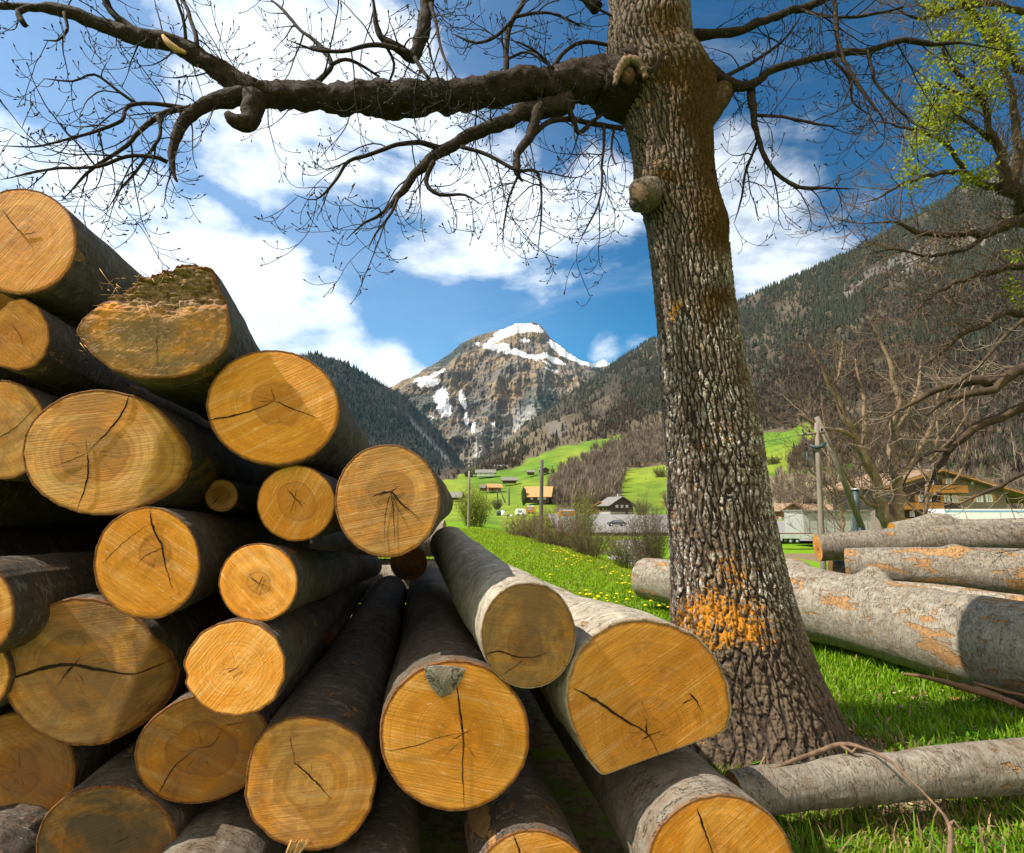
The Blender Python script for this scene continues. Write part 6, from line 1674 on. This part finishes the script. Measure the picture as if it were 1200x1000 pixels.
# white trailer with a blue band
s = px2m(1200, 620, 56)
wt = empty('box_trailer', at(1200, 630, 56), 'long white trailer with a blue band parked before the big chalet', 'trailer')
mb = MB(); mb.box(-90 * s, 110 * s, 0, 2.4, 6 * s, 33 * s); mb.build('box_body', M['white'], wt, False)
mb = MB(); mb.box(-89.5 * s, 110 * s, -.012, -.002, 29.5 * s, 31.2 * s); mb.build('blue_band', M['blue'], wt, False)
for k in (-25, 45):
    mb = MB(); mb.box(k * s, k * s + .06, -.02, -.003, 6.5 * s, 29.3 * s); mb.build('seam', M['alu'], wt, False)
for k in (-60, -50, 70):
    mb = MB(); mb.add(*tube_geo([(k * s, .0, 4 * s), (k * s, .35, 4 * s)], [.45, .45], 18)); mb.build('wheel', M['rubber'], wt)
# flatbed trailer
s = px2m(936, 637, 70)
ft = empty('flatbed_trailer', at(937, 637.5, 70), 'silver flatbed trailer parked on the asphalt by the utility pole', 'trailer', rotz=math.radians(-6))
mb = MB(); mb.box(-25 * s, 24 * s, 0, 2.0, 6.0 * s, 7.6 * s); mb.build('bed', M['alu'], ft, False)
mb = MB(); mb.box(-25 * s, 24 * s, -.05, -.003, 6.2 * s, 11 * s); mb.box(-25 * s, 24 * s, 2.003, 2.05, 6.2 * s, 11 * s)
for k in range(-2, 3): mb.box(k * 9.6 * s, k * 9.6 * s + .08, -.09, -.052, 6 * s, 11.2 * s)
mb.build('side_board', M['alu'], ft, False)
for k in (-9.5, -2):
    for y in (.05, 1.7):
        mb = MB(); mb.add(*tube_geo([(k * s, y, 3.2 * s), (k * s, y + .25, 3.2 * s)], [3.2 * s] * 2, 18)); wh_ = mb.build('wheel', M['rubber'], ft)
        mb = MB(); mb.add(*tube_geo([(k * s, y - .02, 3.2 * s), (k * s, y, 3.2 * s)], [1.8 * s] * 2, 14)); mb.build('rim', M['alu'], wh_)
mb = MB(); mb.tube([(24 * s, .9, 5.5 * s), (33 * s, 1.0, 5 * s)], [.07, .05], 6); mb.build('drawbar', M['alu'], ft)
mb = MB(); mb.box(-20 * s, 18 * s, .4, 1.6, 11.2 * s, 12.2 * s)
cg = mb.build('plank_load', M['midwood'], None, False); cg.location = ft.location; cg.rotation_euler = ft.rotation_euler; tag(cg, 'brown planks loaded on the silver flatbed trailer', 'planks')
# low trailer/wagon on the road
def car(label, u, vb, L_, yaw, paint, name='parked_car', group=None, D_=None):
    D_ = D_ or HR.dist(u, vb)
    root = empty(name, (HR.pos(u, vb) if vb < 627 else surf(u, vb)) + [0, 0, .45], label, 'car', group, rotz=math.radians(yaw))
    pr = [(-L_ / 2, .35), (-L_ / 2, .8), (-L_ / 2 + .2, .95), (-L_ * .28, 1.0), (-L_ * .16, 1.45), (L_ * .22, 1.48), (L_ * .36, 1.0), (L_ / 2 - .1, .9), (L_ / 2, .6), (L_ / 2, .35)]
    mb = MB(); mb.prism(pr, 0, 1.7); mb.build('body', paint, root, False)
    mb = MB(); mb.prism([(-L_ * .25, 1.03), (-L_ * .15, 1.38), (L_ * .20, 1.40), (L_ * .32, 1.03)], -.012, -.002); mb.build('side_window', M['glass'], root, False)
    for x in (-L_ * .32, L_ * .32):
        for y in (-.02, 1.5):
            mb = MB(); mb.add(*tube_geo([(x, y, .32), (x, y + .22, .32)], [.33, .33], 16)); w_ = mb.build('wheel', M['rubber'], root)
            mb = MB(); mb.add(*tube_geo([(x, y - .015, .32), (x, y, .32)], [.18, .18], 12)); mb.build('rim', M['alu'], w_)
    return root
car('dark car parked on the grey road left of the trunk', 724, 619, 4.4, 4, M['carpaint'])
car('dark car glimpsed over the logs below the chalet balconies', 1058, 624, 4.3, -20, M['carpaint'], D_=60)
car('red car parked beside the brown chalet right of the trunk', 905, 612, 4.0, 8, M['redpaint'])
# vans and bales by the orange-roofed house
def van(label, u, vb, wpx, hpx, body, roofm):
    D_ = HR.dist(u, vb); s = px2m(u, vb, D_); L_, H_ = wpx * s, hpx * s
    root = empty('caravan', HR.pos(u, vb), label, 'caravan')
    pr = [(-L_ / 2, .4), (-L_ / 2 - .1, H_ * .5), (-L_ / 2 + .3, H_ * .88), (L_ / 2 - .3, H_ * .88), (L_ / 2, H_ * .6), (L_ / 2, .4)]
    mb = MB(); mb.prism(pr, 0, 2.0); mb.build('body', body, root, False)
    mb = MB(); mb.prism([(-L_ / 2 + .25, H_ * .88 + .003), (L_ / 2 - .25, H_ * .88 + .003), (L_ / 2 - .6, H_), (-L_ / 2 + .6, H_)], -.02, 2.02); mb.build('roof', roofm, root, False)
    mb = MB(); mb.box(-L_ * .25, L_ * .15, -.02, -.002, H_ * .45, H_ * .75); mb.build('window', M['glass'], root, False)
    for x in (-L_ * .2, L_ * .2):
        mb = MB(); mb.add(*tube_geo([(x, -.02, .35), (x, .2, .35)], [.36, .36], 12)); mb.build('wheel', M['rubber'], root)
van('rounded white caravan beside the orange van', 610, 603, 13, 8, M['white'], M['white'])
van('orange van with a white roof below the orange-roofed house', 622, 601, 11, 9.5, M['orange'], M['white'])
van('orange-sided stall with a white roof behind the brambles', 665, 606, 20, 9, M['orange'], M['white'])
for i, (u, vb) in enumerate([(584.5, 603), (589.5, 603), (595, 604), (599.5, 604)]):
    D_ = HR.dist(u, vb); s = px2m(u, vb, D_); r_ = 2.6 * s if i < 2 else 1.6 * s
    rt = empty('silage_bale', HR.pos(u, vb), ['leftmost of the tall wrapped bales on the green slope', 'second tall wrapped bale from the left on the slope', 'small wrapped bale right of the two tall ones', 'rightmost small wrapped bale near the white caravan'][i], 'bale', 'wrapped bales')
    h_ = 2.2 * r_ if i < 2 else 1.2 * r_
    V, Q, T = tube_geo([(0, 0, 0), (0, 0, .06), (0, 0, h_ * .5), (0, 0, h_ - .06), (0, 0, h_)], [r_ * .9, r_, r_ * 1.02, r_, r_ * .9], 16)
    mb = MB(); mb.add(V, Q, T); mb.build('wrap', M['white' if i % 2 else 'steel'], rt)
# dark upright evergreen by the house
rt = empty('cypress', HR.pos(614, 590), 'dark upright evergreen against the gable of the orange-roofed house', 'tree')
s = px2m(614, 590, HR.dist(614, 590)); V, F = blob((0, 0, 10.5 * s), (2.9 * s, 2.9 * s, 10.5 * s), 3, .35, 40, 3); mk('crown', V, [F], M['foliage'], rt, False, {'col': np.tile([.03, .05, .015], (len(V), 1)) * rng.uniform(.5, 1.5, (len(V), 1))})
mb = MB(); mb.tube([(0, 0, -.3), (0, 0, 6 * s)], [.2, .1], 6); mb.build('trunk', M['pole'], rt)

# ------------------------------------------------------------------ poles
def pole(label, u, v0, v1, D_, rpx, mat, top_u=None, name='utility_pole', cat='pole', group=None):
    b = at(u, v1, D_); t = at(top_u if top_u is not None else u, v0, D_); s = px2m(u, v1, D_)
    root = empty(name, b, label, cat, group)
    mb = MB(); mb.tube(np.array([[0, 0, -.3], *(f * (t - b) for f in (.02, .35, .7, 1.0))]), np.array([1.12, 1.1, 1.05, .95, .85]) * rpx * s, 12); mb.build('shaft', mat, root)
    return root, t - b, s
rt, tt, s = pole('tall grey wooden utility pole with a crossarm behind the stacked logs', 965, 496, 668, 14, 3.1, M['pole'], 957)
mb = MB(); mb.tube([tt + [-.38, .05, -.28], tt + [.16, -.05, -.24]], [.035, .035], 6); mb.build('crossarm', M['pole'], rt)
for dx in (-.36, -.2, .12):
    mb = MB(); mb.tube([tt + [dx, 0, -.24], tt + [dx, 0, -.17], tt + [dx, 0, -.13]], [.012, .028, .018], 8); mb.build('insulator', M['polegrey'], rt)
mb = MB(); mb.tube([tt + [-.22, 0, -.55], tt + [-.1, -.06, -.62], tt + [.03, -.08, -.6], tt + [.16, -.04, -.5]], [.03, .045, .045, .03], 8); mb.build('bracket', M['steel'], rt)
mb = MB(); mb.tube([tt + [-.3, 0, -.72], tt + [-.3, 0, -1.1]], [.02, .02], 6); mb.build('cable_end', M['steel'], rt)
rt = empty('brace_pole', at(1010, 618, 14.4), 'slanting pale brace pole leaning against the utility pole', 'pole')
mb = MB(); mb.tube([np.zeros(3), (at(980, 540, 14.3) - at(1010, 618, 14.4)), at(957, 489, 14.1) - at(1010, 618, 14.4)], [.075, .07, .06], 10); mb.build('shaft', M['pole'], rt)
mb = MB(); mb.tube([np.zeros(3), [0, 0, -.6]], [.075, .08], 10); mb.build('foot', M['steel'], rt)
pb = at(1004, 640, 14.6)
rt, tt, s = pole('short dark steel post at the foot of the brace pole', 1004, 574, 650, 14.6, 4.0, M['steel'], 1003, name='steel_post', cat='post')
mb = MB(); mb.tube([tt + [0, 0, 0], tt + [0, 0, .03]], [.105, .09], 14); mb.build('cap', M['alu'], rt)
pole('dark thin field pole standing at the meadow edge', 634, 539, 628, 40, 2.3, M['polegrey'], 635)
pole('pale thin pole beside the light-green bush', 549, 552, 622, 62, 1.6, M['pole'], 550)
rt, tt, s = pole('distant pole behind the brace pole', 978, 538, 635, 84, 1.6, M['polegrey'], 978)
pole('thin short pole left of the wrapped bales', 583, 574, 588, HR.dist(583, 588), .8, M['polegrey']); pole('thin tall pole between the bales and the house', 596.5, 572, 592, HR.dist(596, 592), .9, M['polegrey'])
pole('slanted thin pole beside the bales', 592, 577, 589, HR.dist(592, 589), .7, M['polegrey'], 587)
# cables
def cable(label, a, b, sag, r):
    P = [a + (b - a) * f + np.array([0, 0, -sag * 4 * f * (1 - f)]) for f in np.linspace(0, 1, 24)]
    mb = MB(); mb.tube(P, [r] * 24, 4); tag(mb.build('overhead_cable', M['steel']), label, 'cable')
cable('thin overhead cable running from the field pole to the right', at(635, 541, 40), at(960, 505, 14), .5, .006)

# ------------------------------------------------------------------ grass and flowers
def blades(N, dmin, dmax, amin, amax, seed, keep, hscale=1.0):
    r = np.random.default_rng(seed)
    a = np.radians(r.uniform(amin, amax, N)); d = dmin * (dmax / dmin) ** r.random(N)
    x, y = d * np.sin(a), d * np.cos(a)
    k = keep(x, y); x, y, d = x[k], y[k], d[k]; n = len(x)
    z = ground_h(x, y)
    cl = fbm(x * 2.2, y * 2.2, 3, 3)
    h = hscale * (.045 + .06 * r.random(n) + .035 * cl) * (1 + .012 * d)
    tall = r.random(n) < .03; h = np.where(tall, h * 1.9, h)
    w_ = (.0022 + .0018 * r.random(n)) * (1 + d * .17)
    o = r.random(n) * 6.28; lean = r.uniform(.1, .8, n)
    dx, dy = np.cos(o), np.sin(o); px_, py_ = -dy, dx
    P = np.stack([x, y, z - .006], -1); dirv = np.stack([dx, dy, 0 * dx], -1); pv_ = np.stack([px_, py_, 0 * dx], -1)
    up = np.array([0, 0, 1.0])
    L = []
    for f, wf in ((0, 1.0), (.4, .9), (.75, .6)):
        c = P + up * (h * f * (1 - .25 * lean * f))[:, None] + dirv * (h * lean * f * f)[:, None]
        L += [c - pv_ * (w_ * wf)[:, None], c + pv_ * (w_ * wf)[:, None]]
    c = P + up * (h * (1 - .35 * lean))[:, None] + dirv * (h * lean)[:, None]
    L.append(c)
    V = np.stack(L, 1).reshape(-1, 3); b = np.arange(n)[:, None] * 7
    Q = np.concatenate([b + [0, 1, 3, 2], b + [2, 3, 5, 4]]); T = b + [4, 5, 6]
    g = r.uniform(.6, 1.35, (n, 1))
    C0 = np.array([.150, .275, .004]) * g + np.clip(cl, 0, 1)[:, None] * [.09, .08, 0]
    C0[:, 0] += .05 * sstep(d, 6, 20)
    dry = r.random(n) < (.035 + .8 * np.exp(-((np.hypot(x - 2.0, y - 3.7) / .75) ** 2)))
    C0[dry] = np.array([.34, .25, .12]) * g[dry]
    return V, Q, T, np.repeat(C0, 7, 0)
def keepg(x, y):
    k = ~((x < .62 + .05 * (y - 2)) & (x > -3.2) & (y < 6.2) & (y > 1.7))
    k &= np.hypot(x - 1.95, y - 4.2) > .46
    k &= ~((np.hypot(x - 2.0, (y - 3.78) * 1.1) < .58) & (rng.random(len(x)) < .80))
    k &= ~((y > 14) & (ground_h(x, y) < -2.2))
    return k
for nm, args in (('grass', (230000, 2.0, 9.0, -50, 62, 3, keepg)), ('meadow_grass', (230000, 8.0, 60.0, -45, 55, 4, keepg, .8))):
    V, Q, T, C_ = blades(*args)
    g = mk(nm, V, [Q, T], M['grass'], None, True, {'col': C_})
    tag(g, 'lush green grass around the logs and tree' if nm == 'grass' else 'bright green meadow grass stretching to the bushes', kind='stuff')
# broad leaves among the grass
r_ = np.random.default_rng(9); V = []; F = []; C_ = []; n = 0
for q in range(5200):
    if q < 4200: x, y = r_.uniform(.7, 4.4), r_.uniform(2.1, 4.4)
    else: x, y = r_.uniform(-4, 6), r_.uniform(4, 14)
    if math.hypot(x - 1.95, y - 4.2) < .5 or fbm(x * 2.5, y * 2.5, 4, 2) < -.05: continue
    z = float(ground_h(np.array(x), np.array(y))); o = r_.random() * 6.28; h = r_.uniform(.02, .09); L_ = r_.uniform(.015, .035); w_ = L_ * r_.uniform(.5, .8)
    c = np.array([x, y, z + h]); a = np.array([math.cos(o), math.sin(o), r_.uniform(-.3, .5)]); b = np.array([-math.sin(o), math.cos(o), r_.uniform(-.3, .3)])
    V += [c - a * L_, c - a * L_ * .2 + b * w_ * .5, c + a * L_, c - a * L_ * .2 - b * w_ * .5, c + [0, 0, -.004]]; F += [[n, n + 1, n + 4], [n + 1, n + 2, n + 4], [n + 2, n + 3, n + 4], [n + 3, n, n + 4]]; n += 5
    g = r_.uniform(.7, 1.4); C_ += [[.075 * g, .19 * g, .012]] * 5
tag(mk('clover_leaves', np.array(V), [np.array(F)], M['grass'], None, True, {'col': np.array(C_)}), 'broad clover leaves growing through the near grass', kind='stuff')
# bark chips, dead leaves and sawdust on the ground
r_ = np.random.default_rng(19); V = []; F = []; C_ = []; n = 0
for q in range(5600):
    k = q % 4
    if k == 0: x, y = 2.05 + r_.normal() * .4, 3.75 + r_.normal() * .28
    elif k == 1: x, y = r_.uniform(.9, 3.8), r_.uniform(2.2, 4.2)
    elif k == 2: x, y = 4.0 + r_.normal() * 1.0, 4.9 + r_.normal() * .45
    else: x, y = r_.uniform(-1.5, 2.6), r_.uniform(1.0, 2.3)
    if math.hypot(x - 1.95, y - 4.2) < .42: continue
    z = float(ground_h(np.array(x), np.array(y))) + r_.uniform(.006, .045); o = r_.random() * 6.28; L_ = r_.uniform(.006, .030); w_ = L_ * r_.uniform(.25, .7)
    c = np.array([x, y, z]); a = np.array([math.cos(o), math.sin(o), r_.uniform(-.4, .4)]) * L_; b = np.array([-math.sin(o), math.cos(o), r_.uniform(-.4, .4)]) * w_
    V += [c - a, c + b, c + a * .9, c - b * .8]; F.append([n, n + 1, n + 2, n + 3]); n += 4
    cc = [(.30, .14, .045), (.42, .30, .16), (.10, .06, .03), (.24, .17, .11)][int(r_.integers(4))]; C_ += [cc] * 4
tag(mk('bark_chips', np.array(V), [np.array(F)], M['chips'], None, False, {'col': np.array(C_)}), 'bark chips and dead leaves strewn on the grass', kind='stuff')
# dandelions
def flower_mesh(sc):
    mb = MB(); k = 9
    for (zz, rr_) in ((0, 1.0), (.25, .7)):
        V = [(0, 0, .35 + zz)] + [(math.cos(i * 2 * math.pi / k) * rr_, math.sin(i * 2 * math.pi / k) * rr_, .1 + zz + .12 * (i % 2)) for i in range(k)]
        mb.add(np.array(V) * sc, (), [[0, 1 + i, 1 + (i + 1) % k] for i in range(k)])
    return mb
protoF = None
r_ = random.Random(8); spots = []
while len(spots) < 240:
    u = r_.uniform(535, 830); v = r_.choice([636 + abs(r_.gauss(0, 9)), r_.uniform(636, 715)])
    if not (632 < v < 715): continue
    if fbm(u * .03, v * .05, 2, 2) < -.15: continue
    D_ = EYE * FPX / (v - 600) * .93
    p = at(u, v, D_)
    if p[0] > np.interp(D_, [9, 12.5, 20, 31], [2.6, 2.1, 1.5, .9]) + 1.2: continue
    spots.append((p[0], p[1]))
for i in range(14): spots.append((r_.uniform(.8, 3), r_.uniform(4.6, 8)))
for i, (x, y) in enumerate(spots):
    z = float(ground_h(np.array(x), np.array(y))); h = .12 + .05 * r_.random()
    if protoF is None:
        root = empty('dandelion', (x, y, z), 'yellow dandelion flower in the meadow grass', 'flower', 'dandelions in the meadow')
        mb = flower_mesh(.026); o = mb.build('petals', M['petal'], root, False); o.location = (0, 0, .13)
        mb = MB(); mb.tube([(0, 0, -.02), (0, 0, .14)], [.003, .0025], 4, col=(.12, .2, .02)); mb.build('stalk', M['grass'], root)
        protoF = root
    else:
        c = protoF.copy(); COL.objects.link(c); c.location = (x, y, z); sc = r_.uniform(.8, 1.4) * (1 + y * .012); c.scale = (sc, sc, sc * .95)
        for chd in protoF.children:
            d = chd.copy(); COL.objects.link(d); d.parent = c

# ------------------------------------------------------------------ haze
bx = MB(); bx.box(-6450, 6450, -1350, 6950, -40, 2100)
hz_ = bx.build('haze', None, None, False)
hm = bpy.data.materials.new('valley_haze'); hm.use_nodes = True; hm.node_tree.nodes.clear()
t = NT(hm.node_tree)
v = t.n('ShaderNodeVolumePrincipled', {'Color': (.50, .76, 1.0, 1), 'Density': HAZE, 'Anisotropy': 0.2})
t.n('ShaderNodeOutputMaterial', {'Volume': v.outputs[0]})
hz_.data.materials.clear(); hz_.data.materials.append(hm)
tag(hz_, 'thin blue valley haze', kind='stuff')
